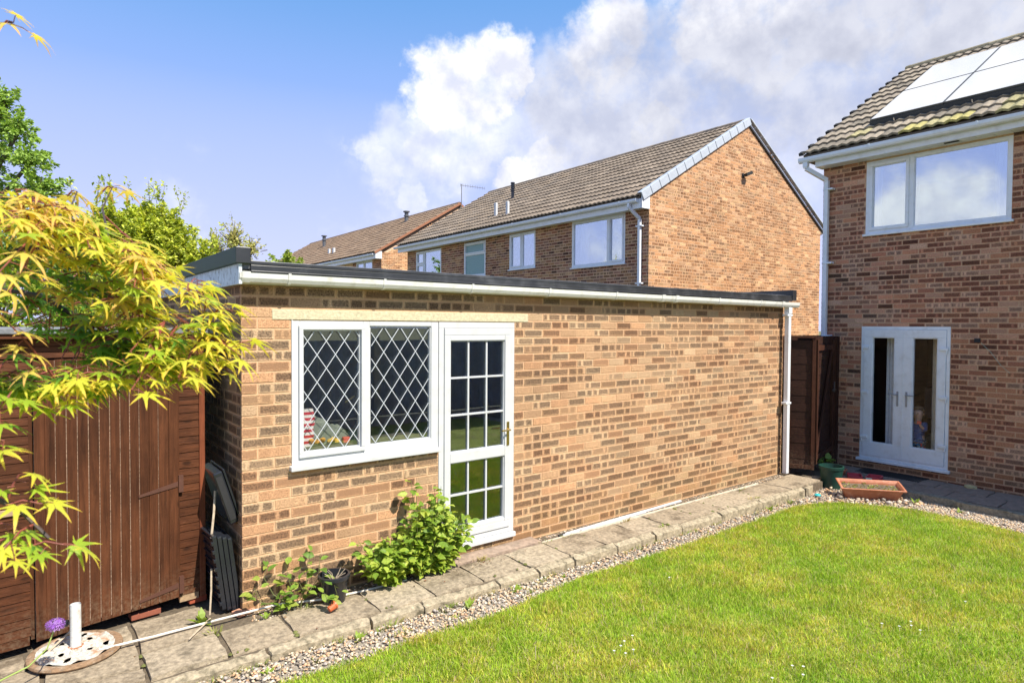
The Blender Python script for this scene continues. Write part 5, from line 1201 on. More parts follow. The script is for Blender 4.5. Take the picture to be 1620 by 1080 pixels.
TIPS = [(-1.31, -3.49, 2.39, 'O'), (-1.27, -3.39, 2.39, 'Y'), (-1.23, -3.5, 2.36, 'O'), (-1.18, -3.47, 2.34, 'Y'), (-1.14, -3.56, 2.3, 'Y'), (-1.1, -3.54, 2.28, 'O'), (-1.31, -3.56, 2.33, 'O'), (-1.25, -3.54, 2.31, 'Y'), (-1.2, -3.58, 2.28, 'Y'), (-1.15, -3.49, 2.26, 'L'), (-1.12, -3.65, 2.22, 'Y'), (-1.05, -3.51, 2.23, 'O'), (-0.97, -3.38, 2.24, 'Y'), (-0.98, -3.63, 2.17, 'Y'), (-1.32, -3.37, 2.28, 'L'), (-1.26, -3.28, 2.26, 'G'), (-1.21, -3.39, 2.23, 'G'), (-1.15, -3.37, 2.21, 'G'), (-1.12, -3.52, 2.18, 'O'), (-1.07, -3.5, 2.17, 'Y'), (-1.02, -3.47, 2.15, 'L'), (-1.03, -3.59, 2.19, 'Y'), (-1.0, -3.62, 2.13, 'Y'), (-0.96, -3.65, 2.09, 'Y'), (-0.98, -3.63, 2.05, 'Y'), (-1.32, -3.62, 2.19, 'O'), (-1.29, -3.14, 2.2, 'G'), (-1.23, -3.19, 2.15, 'G'), (-1.18, -3.22, 2.12, 'G'), (-1.14, -3.32, 2.11, 'G'), (-1.1, -3.41, 2.11, 'L'), (-1.06, -3.51, 2.1, 'L'), (-1.03, -3.59, 2.08, 'Y'), (-1.06, -3.57, 2.05, 'L'), (-1.06, -3.64, 2.03, 'Y'), (-1.11, -3.6, 2.03, 'Y'), (-1.14, -3.64, 2.01, 'Y'), (-1.07, -3.44, 2.07, 'G'), (-1.18, -3.35, 2.07, 'G'), (-1.22, -3.39, 2.04, 'G'), (-1.24, -3.43, 2.01, 'L'), (-1.28, -3.47, 2.02, 'L'), (-1.17, -3.43, 2.02, 'G'), (-1.14, -3.51, 2.03, 'L'), (-1.32, -3.56, 2.01, 'L'), (-1.33, -3.62, 1.93, 'Y'), (-1.31, -3.63, 1.87, 'Y'), (-1.28, -3.66, 1.82, 'Y'), (-1.31, -3.64, 1.78, 'L'), (-1.25, -3.69, 1.75, 'Y'), (-1.29, -3.66, 1.76, 'L'), (-1.33, -3.69, 1.76, 'O'), (-1.19, -3.08, 2.47, 'O'), (-1.12, -3.14, 2.48, 'O'), (-1.31, -3.48, 2.71, 'O')]
LIMBS = {'A': [(-1.55, -3.19, 2.07), (-1.4, -3.3, 2.24), (-1.3, -3.38, 2.29), (-1.2, -3.45, 2.29), (-1.11, -3.53, 2.26), (-1.02, -3.54, 2.22)], 'B': [(-1.58, -2.91, 2.06), (-1.39, -3.12, 2.22), (-1.27, -3.21, 2.2), (-1.19, -3.28, 2.14), (-1.12, -3.4, 2.1), (-1.05, -3.51, 2.07)], 'C': [(-1.4, -3.3, 2.24), (-1.27, -3.27, 2.24), (-1.18, -3.41, 2.21), (-1.09, -3.54, 2.15), (-1.01, -3.61, 2.11)], 'D': [(-1.43, -3.4, 2.27), (-1.34, -3.41, 2.34), (-1.25, -3.48, 2.34), (-1.16, -3.48, 2.31)], 'E': [(-1.55, -3.2, 2.02), (-1.4, -3.37, 2.04), (-1.3, -3.45, 2.0), (-1.25, -3.49, 2.02)], 'F': [(-1.51, -3.48, 1.88), (-1.38, -3.58, 1.85), (-1.31, -3.64, 1.81), (-1.27, -3.67, 1.76)], 'G': [(-1.42, -3.55, 1.94), (-1.34, -3.62, 1.93)], 'H': [(-1.42, -3.4, 2.7), (-1.31, -3.48, 2.71)], 'I': [(-1.16, -3.48, 2.31), (-1.15, -3.24, 2.41), (-1.12, -3.14, 2.48)], 'J': [(-1.25, -3.48, 2.34), (-1.21, -3.25, 2.41), (-1.19, -3.08, 2.47)]}
def acer():
    rr = random.Random(5)
    T = thing('japanese_maple', 'japanese maple with yellow and orange tipped leaves reaching in from the left', 'tree', (-2.05, -2.6, -.2))
    m = MB(); m.tube([(-2.05, -2.6, -.25), (-2.0, -2.62, .5), (-1.9, -2.65, 1.1), (-1.78, -2.72, 1.55), (-1.62, -2.9, 1.95)], [.05, .042, .034, .026, .016], 8); m.build('trunk', BARK, T, smooth=True)
    start = {'A': [(-1.78, -2.72, 1.55)], 'B': [(-1.78, -2.72, 1.6)], 'E': [(-1.78, -2.74, 1.6)], 'F': [(-1.85, -2.7, 1.3), (-1.65, -3.1, 1.7)], 'G': [(-1.65, -3.1, 1.75)], 'H': [(-1.62, -2.9, 1.95), (-1.55, -3.1, 2.4)], 'D': [(-1.55, -3.19, 2.07)]}
    for k, pts in LIMBS.items():
        pts = start.get(k, []) + pts; n = len(pts); m = MB(); m.tube(pts, [(.0075 if k in start and k != 'H' else .0018) * (1 - .72 * i / (n - 1)) + .0008 for i in range(n)], 6); m.build('branch', ACERD, T, smooth=True)
    kinds = {}
    for kd in 'YOLG':
        for s in range(5):
            v, f, c = maple_leaf(hash_(kd) * 10 + s, kd); kinds[kd, s] = (v, f, c)
    leaves = []; tw = MB()
    allp = [(Vector(a).lerp(Vector(b), t)) for pts in LIMBS.values() for a, b in zip(pts[:-1], pts[1:]) for t in (0, .25, .5, .75, 1)]
    mid = Vector((-1.45, -3.3, 2.1))
    extra = [(x + rr.uniform(-.11, .0), y + rr.uniform(-.06, .20), z + rr.uniform(-.035, .03), kd if kd != 'O' or rr.random() < .75 else 'Y') for _ in range(3) for (x, y, z, kd) in TIPS if 1.99 < z < 2.42]
    for (x, y, z, kd) in TIPS + extra:
        tip = Vector((x, y, z)); near = min(allp, key=lambda q: (q - tip).length + .25 * max(0, q.x - tip.x)); d = tip - near
        if d.length < .05: near = tip - Vector((.05, -.02, 0)); d = tip - near
        if z > 2.42: near = tip - Vector((.02, -.01, .012))
        tw.tube([near, near.lerp(tip, .5) + Vector((0, 0, .008)), tip], [.0022, .0017, .0011], 5, cap=False)
        out = (tip - mid); out.z *= .3; out.normalize(); iso = z > 2.42; lower = z < 1.97
        nleaf = 3 if iso else (3 if lower else 5)
        for q in range(nleaf):
            t = 1 - q * .2 if q else 1.; p0 = near.lerp(tip, max(.25, t)); side = (1 if q % 2 else -1)
            ang = side * rr.uniform(.35, 1.3) if q else rr.uniform(-.4, .4)
            dd = Vector((out.x * math.cos(ang) - out.y * math.sin(ang), out.x * math.sin(ang) + out.y * math.cos(ang), rr.uniform(-.35, .12))).normalized()
            pl = rr.uniform(.012, .03); pos = p0 + dd * pl + Vector((rr.uniform(-.02, .02), rr.uniform(-.02, .02), rr.uniform(-.018, .012)))
            tw.tube([p0, p0.lerp(pos, .5) + Vector((0, 0, .003)), pos], [.0009, .0008, .0007], 4, cap=False)
            n = Vector((rr.gauss(0, .22), rr.gauss(0, .22), 1)).normalized(); dd2 = (dd + Vector((0, 0, -rr.uniform(0, .35)))).normalized()
            Y = n.cross(dd2).normalized(); Z = dd2.cross(Y).normalized(); sz = rr.uniform(.039, .060) * (.92 if lower else 1)
            k2 = kd
            if rr.random() < (.0 if iso else .26): k2 = {'Y': 'L', 'O': 'Y', 'L': 'G', 'G': 'G'}[kd]
            M = Matrix(((dd2.x, Y.x, Z.x, pos.x), (dd2.y, Y.y, Z.y, pos.y), (dd2.z, Y.z, Z.z, pos.z), (0, 0, 0, 1)))
            leaves.append((M, k2, rr.randrange(5), sz, pos))
    o = tw.build('twigs', ACERB, T, smooth=True); o['kind'] = 'stuff'
    sc = vis_score(np.array([tuple(l[4]) for l in leaves])); order = set(np.argsort(-sc)[:298].tolist()); meshes = {}; V = []; Fx = []; Cx = []; base = 0
    for i, (M, kd, s, sz, pos) in enumerate(leaves):
        v, f, c = kinds[kd, s]
        if i in order:
            if (kd, s) not in meshes:
                me = mesh_from('leaf', v, f, cols=c, smooth=True); me.materials.append(ACERM); meshes[kd, s] = me
            o = bpy.data.objects.new('leaf', meshes[kd, s]); COL.objects.link(o); o.parent = T; o.matrix_local = Matrix.Translation(-Vector(WLOC[T.name])) @ M @ Matrix.Scale(sz, 4)
        else:
            R3 = np.array(M.to_3x3()); V.append((v * sz) @ R3.T + np.array(pos)); Fx += [tuple(q + base for q in t) for t in f]; Cx += c; base += len(v)
    if V:
        v = np.concatenate(V); c0 = v.mean(0); me = mesh_from('leaves', v - c0, Fx, cols=Cx, smooth=True); me.materials.append(ACERM); o = link(me, 'leaves', None, T, c0); o['kind'] = 'stuff'
def hash_(k): return {'Y': 1, 'O': 2, 'L': 3, 'G': 4}[k]
acer()

# ================================================================ PLANTS BY THE WALL
def ovate(r, col, col2):
    v = [(0, 0, 0)]; prof = [(.25, .24), (.5, .30), (.75, .19)]
    for x, w in prof: v += [(x, -w, .06 - .25 * x * x * .4), (x, 0, -.03 - .25 * x * x * .4), (x, w, .06 - .25 * x * x * .4)]
    v.append((1, 0, -.2)); f = [(0, 1, 2), (0, 2, 3)]
    for i in (0, 1): a = 1 + 3 * i; f += [(a, a + 3, a + 4), (a, a + 4, a + 1), (a + 1, a + 4, a + 5), (a + 1, a + 5, a + 2)]
    f += [(7, 10, 8), (8, 10, 9)]; c = [col if i % 2 else col2 for i in range(len(f))]
    return np.array(v), f, c
def leafy(name, label, cat, base, stems, size, pals, per, nind=300, seed=3, spread=.05):
    rr = random.Random(seed); T = thing(name, label, cat, base); st = MB(); L = []
    for pts in stems:
        pts = [Vector(p) for p in pts]; n = len(pts); st.tube(pts, [.004 * (1 - .6 * i / (n - 1)) for i in range(n)], 5, cap=False)
        for k in range(per):
            t = (k + rr.random() * .6) / per * (n - 1); i = min(int(t), n - 2); p = pts[i].lerp(pts[i + 1], t - i); ax = (pts[i + 1] - pts[i]).normalized()
            if k / per < .12: continue
            a = rr.uniform(0, 6.283); d = Vector((math.cos(a), math.sin(a) - .35, rr.uniform(-.2, .6))).normalized(); p = p + d * rr.uniform(.005, spread)
            nn = (Vector((0, -.45, 1)) + Vector((rr.gauss(0, .4), rr.gauss(0, .4), rr.gauss(0, .3)))).normalized(); Y = nn.cross(d).normalized(); Z = d.cross(Y).normalized()
            L.append((Matrix(((d.x, Y.x, Z.x, p.x), (d.y, Y.y, Z.y, p.y), (d.z, Y.z, Z.z, p.z), (0, 0, 0, 1))), rr.randrange(len(pals)), size * rr.uniform(.65, 1.2), p))
    o = st.build('stems', simple('green_stem', (.16, .18, .06), .7) if 'green_stem' not in MATS else MATS['green_stem'], T); o['kind'] = 'stuff'
    order = set(np.argsort(-vis_score(np.array([tuple(l[3]) for l in L])) + 0 * RNG.random(len(L)))[:nind].tolist()); me_ = {}; V = []; Fx = []; Cx = []; base_ = 0
    for i, (M, k, sz, p) in enumerate(L):
        v, f, c = ovate(rr, pals[k], tuple(x * .86 for x in pals[k]))
        if i in order:
            if k not in me_: me = mesh_from('leaf', v, f, cols=c, smooth=True); me.materials.append(LEAFM); me_[k] = me
            o = bpy.data.objects.new('leaf', me_[k]); COL.objects.link(o); o.parent = T; o.matrix_local = Matrix.Translation(-Vector(base)) @ M @ Matrix.Scale(sz, 4)
        else:
            R3 = np.array(M.to_3x3()); V.append((v * sz) @ R3.T + np.array(p)); Fx += [tuple(q + base_ for q in t) for t in f]; Cx += c; base_ += len(v)
    if V:
        v = np.concatenate(V); c0 = v.mean(0); me = mesh_from('leaves', v - c0, Fx, cols=Cx, smooth=True); me.materials.append(LEAFM); o = link(me, 'leaves', None, T, c0); o['kind'] = 'stuff'
    return T
def plants():
    rr = random.Random(9); G1 = [(.34, .46, .055), (.26, .39, .045), (.42, .53, .08), (.19, .31, .04), (.48, .56, .10)]
    st = []
    for k in range(140): # taller right hand mass
        a = rr.uniform(0, 6.283); q = rr.random() ** .6; cx, cy = 1.58 + .36 * q * math.cos(a), -.24 + .17 * q * math.sin(a); h = (.78 if abs(cx - 1.5) < .2 else .62) * rr.uniform(.5, 1.0) * (1 - .25 * q)
        b = (1.5 + .1 * math.cos(a), -.18, -.09); st.append([b, ((b[0] + cx) / 2, (b[1] + cy) / 2, h * .45 - .07), (cx, cy, h - .05)])
    for k in range(64): # lower sprawling left part
        a = rr.uniform(0, 6.283); q = rr.random() ** .6; cx, cy = 1.12 + .27 * q * math.cos(a), -.22 + .15 * q * math.sin(a); h = .46 * rr.uniform(.4, 1.) * (1 - .3 * q)
        b = (1.15, -.16, -.09); st.append([b, ((b[0] + cx) / 2, (b[1] + cy) / 2, h * .5 - .06), (cx, cy, h - .07)])
    st.append([(1.45, -.16, -.05), (1.42, -.14, .4), (1.40, -.12, .66), (1.39, -.12, .76)]); st.append([(1.45, -.16, -.05), (1.44, -.14, .4), (1.43, -.14, .70)])
    st.append([(1.2, -.16, -.05), (.97, -.14, .2), (.88, -.14, .34)])
    leafy('shrub', 'bushy light green shrub growing beside the garage door', 'shrub', (1.35, -.17, -.1), st, .084, G1, 14, seed=4, spread=.045)
    G2 = [(.20, .33, .045), (.28, .40, .06), (.15, .27, .04), (.33, .40, .07)]
    st = [[(.36, -.12, -.09), (.2, -.11, .05), (.13, -.1, .2), (.17, -.09, .30)], [(.36, -.12, -.09), (.1, -.12, .02), (.06, -.11, .14)], [(.36, -.12, -.09), (.33, -.1, .1), (.30, -.09, .25)],
          [(.38, -.12, -.09), (.45, -.13, .08), (.46, -.12, .22), (.5, -.11, .33)], [(.38, -.13, -.09), (.25, -.16, .0), (.20, -.17, .08)], [(.4, -.14, -.09), (.42, -.16, .03), (.38, -.16, .12)], [(.4, -.12, -.09), (.55, -.12, .1), (.57, -.11, .29)]]
    leafy('climbing_plant', 'straggling green plant with broad leaves at the foot of the garage corner', 'plant', (.36, -.12, -.1), st, .088, G2, 10, seed=6, spread=.05)
    st = [[(.62, -.33, .02), (.60, -.36, .06), (.58, -.38, .12)], [(.56, -.36, -.06), (.52, -.38, .02), (.50, -.38, .08)]]
    leafy('seedling', 'low leafy sprig in front of the black pot', 'plant', (.56, -.36, -.08), st, .08, G2, 6, seed=7)
    st = [[(8.75, -.15, -.14), (8.73, -.2, -.02), (8.70, -.25, .08)], [(8.75, -.15, -.14), (8.8, -.2, .05)]]
    leafy('seedling', 'pale green broad leaved sprig behind the dark green pot', 'plant', (8.75, -.15, -.14), st, .16, [(.25, .40, .08), (.3, .44, .1)], 6, seed=8)
    # weeds
    k = 0
    for (x, y, s, lab) in [(-.28, -.03, .10, 'bright weed sprouting by the paving joint near the black crates'), (1.55, -.80, .07, 'leafy weed in the gravel below the second slab'), (2.05, -.78, .06, 'small weed against the kerb in front of the doorstep'), (.60, -.78, .06, 'grassy weed in the gravel near the bottom of the photo'), (6.2, -.75, .07, 'weed tuft in the gravel toward the far corner'), (8.1, -1.75, .08, 'weed beside the kerb right of the terracotta trough'), (8.08, -2.25, .07, 'thin weed in the shaded gravel below the right hand kerb'), (-.06, -.84, .05, 'weed at the left end of the gravel strip'), (.12, -.19, .05, 'yellow green creeping weed in the joint by the garage corner'), (2.6, -.80, .05, 'small dandelion like weed in the gravel right of the doorstep')]:
        m = MB(); n = 12 if s > .055 else 9; z0 = zl(x) - .02 if y < -.7 else -.09; rr2 = random.Random(k); k += 1
        for q in range(n):
            a = rr2.uniform(0, 6.283); L = s * rr2.uniform(.7, 1.5); d = Vector((math.cos(a), math.sin(a), rr2.uniform(.4, 1.6))).normalized(); p = Vector((x, y, z0)); sd_ = d.cross(Vector((0, 0, 1))).normalized() * L * .16
            m.col = (.27, .38, .05); e = p + d * L; mm = p + d * L * .55 + Vector((0, 0, L * .1))
            m.add([tuple(p), tuple(mm + sd_), tuple(e), tuple(mm - sd_), tuple(mm)], [(0, 1, 4), (4, 1, 2), (4, 2, 3), (0, 4, 3)])
        o = m.build('weed', LEAFM, None, cols=True); tag(o, lab, 'weed')
    # daisies
    for i, (x, y) in enumerate([(1.93, -2.05), (2.02, -2.03), (2.09, -2.0), (2.2, -1.98), (1.97, -2.12), (2.05, -2.12), (2.75, -2.9), (2.8, -2.95), (2.7, -3.0), (3.96, -3.1), (4.05, -3.15), (4.12, -3.12), (4.02, -3.22), (3.9, -3.0), (4.9, -3.25), (3.3, -1.45), (2.5, -2.9)]):
        m = MB(); z = zl(x) + .035; m.tube([(x, y, zl(x)), (x, y, z)], .001, 4); m.col = (.6, .6, .56); m.add([(x + .011 * math.cos(t) * (1 if q % 2 else .7), y + .011 * math.sin(t) * (1 if q % 2 else .7), z + .003) for q, t in enumerate(np.linspace(0, 6.283, 13)[:-1])] + [(x, y, z)], [(q, (q + 1) % 12, 12) for q in range(12)])
        o = m.build('daisy', PAINTED, None, cols=True); tag(o, 'tiny white daisy dotted in the lawn grass', 'flower', 'daisies in the lawn')
plants()

# ================================================================ SMALL THINGS ON THE GROUND
def pots():
    def pot(name, label, c, r0, r1, h, mat, rim=.012, fill=None, root=None):
        T = thing(name, label, 'plant pot', c)
        m = MB(); x, y, z = c; m.lathe([(0, 0), (r0, 0), (r0 + (r1 - r0) * .86, h * .86), (r1 - .004, h * .865), (r1 + .004, h * .87), (r1 + .006, h - .004), (r1, h), (r1 - rim, h), (r1 - rim - .006, h * .7), (r0 - .01, .01), (0, .01)], c=c, seg=28); m.build('pot', mat, T, smooth=True)
        m = MB(); m.lathe([(0, h * .72 if fill is None else fill), ((r0 + (r1 - r0) * .7) - rim * .8, h * .72 if fill is None else fill)], c=c, seg=20); m.build('soil', SOIL, T); return T
    T = pot('plant_pot', 'black plastic plant pot with dry stalks by the garage wall', (.64, -.22, -.09), .085, .122, .235, BLKPL)
    m = MB()
    for k in range(9): a = random.uniform(0, 6.28); m.tube([(.64, -.22, .07), (.64 + .05 * math.cos(a), -.22 + .05 * math.sin(a), .13), (.64 + .09 * math.cos(a + .3), -.22 + .07 * math.sin(a), .15 + random.uniform(0, .03))], .0022, 4)
    m.build('dry_stalks', BAMBOO, T)
    M = Matrix.Translation((.50, -.40, -.045)) @ Matrix.Rotation(rad(80), 4, 'Y') @ Matrix.Rotation(.5, 4, 'Z')
    m = MB(); m.lathe([(0, 0), (.022, 0), (.031, .05), (.034, .05), (.034, .062), (.029, .062), (.02, .006), (0, .006)], seg=18, M=Matrix.Translation((.52, -.42, -.042)) @ Matrix.Rotation(rad(70), 4, (0, 1, .3))); o = m.build('small_pot', TERRAD, None, smooth=True); tag(o, 'tiny orange pot lying on its side before the black pot', 'pot')
    pot('plant_pot', 'large dark green plastic pot in the far lawn corner', (8.03, -.66, -.215), .12, .165, .33, GREENPL, fill=.24)
    # terracotta trough tilted against the kerb
    T = thing('trough', 'long terracotta coloured plastic trough standing tilted on the gravel', 'planter', (7.93, -1.24, -.2))
    ax = Vector((8.12 - 7.64, -1.56 - -.98, 0)).normalized(); nr = Vector((ax.y, -ax.x, 0)); 
    if nr.x > 0: nr = -nr
    R = Matrix(((ax.x, nr.x, 0, 7.90), (ax.y, nr.y, 0, -1.24), (0, 0, 1, -.225), (0, 0, 0, 1))) @ Matrix.Rotation(rad(-13), 4, 'X')
    m = MB(); lv = [(.30, .085, .0), (.375, .132, .19), (.40, .155, .192), (.405, .16, .215), (.385, .14, .216), (.36, .12, .19), (.30, .075, .06)]
    vs = [R @ Vector((sx * a, sy * b, z)) for a, b, z in lv for sx, sy in ((-1, -1), (1, -1), (1, 1), (-1, 1))]; fs = [(0, 3, 2, 1)]
    for i in range(len(lv) - 1):
        for k in range(4): a = 4 * i + k; b = 4 * i + (k + 1) % 4; fs.append((a, b, b + 4, a + 4))
    fs.append(tuple(4 * (len(lv) - 1) + k for k in range(4))); m.add([tuple(v) for v in vs], fs); m.build('trough_body', TERRA, T, bevel=.006)
    m = MB(); m.add([tuple(R @ Vector((x, y, .165))) for x, y in ((-.35, -.11), (.35, -.11), (.35, .11), (-.35, .11))], [(0, 1, 2, 3)]); m.build('soil', SOIL, T)
    P = np.array([tuple(R @ Vector((random.uniform(-.33, .33), random.uniform(-.1, .1), .166))) for _ in range(160)]); leaf_cards('sprouts', P, .035, [(.25, .33, .05), (.35, .33, .1)], T, up=.1)
    # little terracotta pot and red seed trays behind
    pot('plant_pot', 'small round terracotta pot behind the green pot', (8.62, -.52, -.14), .06, .10, .10, TERRA)
    for (x, y, rz, c, lab) in ((8.56, -.76, .5, 'pink_red_plastic', 'pink red seed tray behind the trough'), (8.70, -.98, .2, 'pink_red_plastic', 'red shallow tray next to the doormat')):
        m = MB(); M = Matrix.Translation((x, y, -.12)) @ Matrix.Rotation(rz, 4, 'Z'); m.obox(M, .12, .09, .006)
        for (dx, dy, hx, hy) in ((.12, 0, .006, .09), (-.12, 0, .006, .09), (0, .09, .12, .006), (0, -.09, .12, .006)): m.obox(M @ Matrix.Translation((dx, dy, .02)), hx, hy, .026)
        o = m.build('seed_tray', MATS[c], None); tag(o, lab, 'tray')
    m = MB(); M = Matrix.Translation((8.60, -.95, -.11)) @ Matrix.Rotation(.3, 4, 'Z') @ Matrix.Rotation(.25, 4, 'Y'); m.obox(M, .05, .04, .012); o = m.build('plant_label_tray', simple('pale_green_plastic', (.45, .68, .52), .5), None); tag(o, 'pale green plastic scrap beside the red tray', 'tray')
    m = MB(); M = Matrix.Translation((7.35, -.80, -.19)); m.lathe([(0, .03), (.03, .026), (.045, .01), (.04, 0)], seg=12, M=M); o = m.build('teal_lid', simple('teal_plastic', (.03, .40, .42), .4), None, smooth=True); tag(o, 'teal plastic lid lying on the cobbles', 'lid')
    m = MB(); x, y, z = 9.22, -1.0, -.133; m.obox(Matrix.Translation((x, y, z)), .20, .46, .006)
    for k in range(30): m.obox(Matrix.Translation((x, y - .44 + k * .0303, z + .009)), .19, .008, .004)
    o = m.build('doormat', BLKM, None); tag(o, 'black ribbed rubber doormat below the french doors', 'doormat')
    v, f = ico(); m = MB(); m.add(v * np.array((.07, .10, .04)) * (1 + RNG.uniform(-.15, .15, (len(v), 1))) + np.array((9.28, -2.02, -.115)), [tuple(t) for t in f]); o = m.build('stone', simple('yellow_stone', (.48, .40, .20), .9, var=.25, bump=.6), None); tag(o, 'yellowish stone by the house wall right of the doors', 'stone')
pots()
def parasol_base():
    T = thing('parasol_base', 'round rusty white cast iron parasol base with a short white tube', 'parasol base', (-1.05, .02, -.055))
    c = (-1.05, .02, -.058); R = .262
    m = MB(); m.lathe([(R, .0), (R + .008, .012), (R + .004, .024), (R - .02, .030), (R - .045, .024)], c=c, seg=48); m.lathe([(R, 0), (0, 0)], c=c, seg=48); m.build('rim', RUST, T, smooth=True)
    # relief plate: scrollwork bumps and holes
    m = MB(); nr, na = 12, 60; vs = []; rr = random.Random(2)
    for i in range(nr + 1):
        r = .03 + (R - .070) * i / nr
        for k in range(na):
            t = 2 * math.pi * k / na; z = .026 + .016 * (1 - (r / R) ** 2) + .0085 * math.sin(t * 9 + r * 55) * math.sin(r * 75) + .004 * math.sin(t * 17 - r * 40) + rr.uniform(-.002, .002)
            vs.append((c[0] + r * math.cos(t), c[1] + r * math.sin(t), c[2] + z))
    fs = []
    for i in range(nr):
        for k in range(na):
            t = k / na * 12; hole = (i in (4, 5, 8, 9)) and (int(t * 1.0) * 7 + i // 2) % 3 == 0 and (k % 5 in (1, 2))
            if not hole: a = i * na + k; b = i * na + (k + 1) % na; fs.append((a, b, b + na, a + na))
    m.add(vs, fs); m.build('scrollwork_plate', RUSTW, T, smooth=True)
    m = MB(); m.lathe([(R - .03, .008), (0, .008)], c=c, seg=32); m.build('dark_underside', BLKM, T)
    m = MB(); x, y, z = c; m.tube([(x, y, z + .03), (x, y, z + .325)], .032, 20, cap=False); m.tube([(x, y, z + .03), (x, y, z + .325)], .0285, 20, cap=False); m.build('tube', simple('tube_white', (.66, .67, .66), .45, var=.06, dirt=(.35, .22, .12), dirt_s=14, dirt_a=.6), T, smooth=True)
    m = MB(); m.tube([(x, y, z + .028), (x, y, z + .045)], .043, 20); m.build('collar', simple('collar_rust', (.35, .12, .04), .85, var=.4), T)
    m = MB(); m.tube([(x - .024, y + .012, z + .20), (x - .040, y + .022, z + .20)], .010, 8); m.tube([(x - .040, y + .022, z + .20), (x - .072, y + .042, z + .20)], .023, 8); m.build('knob', BLKPL, T, bevel=.004)
parasol_base()
def allium():
    T = thing('allium', 'purple allium flower head on a curved green stem at the left edge', 'flower', (-1.62, -.25, -.2))
    h = (-1.168, -.30, .285); m = MB(); m.tube([(-1.62, -.25, -.1), (-1.45, -.28, .015), (-1.3, -.3, .07), (-1.21, -.30, .15), (h[0] - .006, h[1], h[2] - .03)], [.006, .0055, .005, .0045, .004], 6); m.build('stem', simple('allium_stem', (.35, .45, .12), .5), T, smooth=True)
    fl = MB(); rr = random.Random(3)
    for k in range(120):
        v = Vector((rr.gauss(0, 1), rr.gauss(0, 1), rr.gauss(0, .8) + .25)).normalized(); v.z = v.z * .62; r = .048 * rr.uniform(.75, 1.05); p = Vector(h) + v * r; fl.col = (.2, .12, .2); fl.tube([Vector(h) + v * .01, p], .0007, 3, cap=False)
        a = v.orthogonal().normalized(); b = v.cross(a); fl.col = rr.choice([(.34, .13, .55), (.42, .20, .62), (.50, .30, .68), (.27, .09, .45)])
        for q in range(5): t = q * 1.2566 + rr.random(); d = a * math.cos(t) + b * math.sin(t); e = a * math.cos(t + .4) + b * math.sin(t + .4); fl.add([tuple(p), tuple(p + d * .010 + v * .003), tuple(p + (d + e) * .0085 + v * .006), tuple(p + e * .010 + v * .003)], [(0, 1, 2, 3)])
    fl.build('flower_head', PAINTED, T, cols=True)
allium()
def long_bits():
    m = MB(); m.tube([(-.93, -.10, -.028), (-.6, -.09, -.040), (-.2, -.08, -.045), (.25, -.075, -.050), (.6, -.19, -.060), (1.0, -.20, -.072), (1.3, -.205, -.075)], .0085, 8); o = m.build('conduit_pipe', PIPEW, None, smooth=True); tag(o, 'long thin off white pipe lying from the parasol base along the wall', 'pipe')
    m = MB(); m.bar((3.20, -.120, -.085), (5.30, -.055, -.085), .026, .018); m.bar((3.45, -.150, -.080), (4.55, -.112, -.080), .022, .015); o = m.build('plastic_trim', simple('trim_grey_white', (.62, .64, .68), .4), None); tag(o, 'pale plastic trim lengths lying at the foot of the garage wall', 'trim')
    m = MB(); m.tube([(3.15, -.122, -.083), (3.24, -.119, -.083)], .013, 8); o = m.build('trim_end', BLKM, None); tag(o, 'black end piece on the near tip of the plastic trim', 'cap')
    m = MB(); m.bar((2.86, -.186, -.082), (6.9, -.168, -.084), .020, .02); o = m.build('edging_strip', simple('edging_cream', (.55, .50, .40), .9, var=.2), None); tag(o, 'pale mortar strip along the inner edge of the paving', 'edging')
    for (a, b, r, lab) in [((-1.25, .02, -.05), (-1.05, .17, .05), .007, 'thin cane leaning between the parasol base and the shed'), ((-.22, .05, -.05), (-.19, .13, .27), .007, 'cane standing in front of the black crates'), ((-.42, -.25, -.055), (-.24, -.06, -.03), .006, 'pale twig lying on the paving near the weed'), ((-.19, .13, .50), (-.14, .22, .84), .009, 'brown cane leaning on the black case in the gap'), ((1.42, -1.80, -.2), (1.44, -1.78, -.05), .0025, 'dry upright stalk standing in the lawn')]:
        m = MB(); m.tube([a, tuple((Vector(a) + Vector(b)) / 2 + Vector((.004, 0, .003))), b], r, 6); o = m.build('cane', BAMBOO, None, smooth=True); tag(o, lab, 'cane')
long_bits()
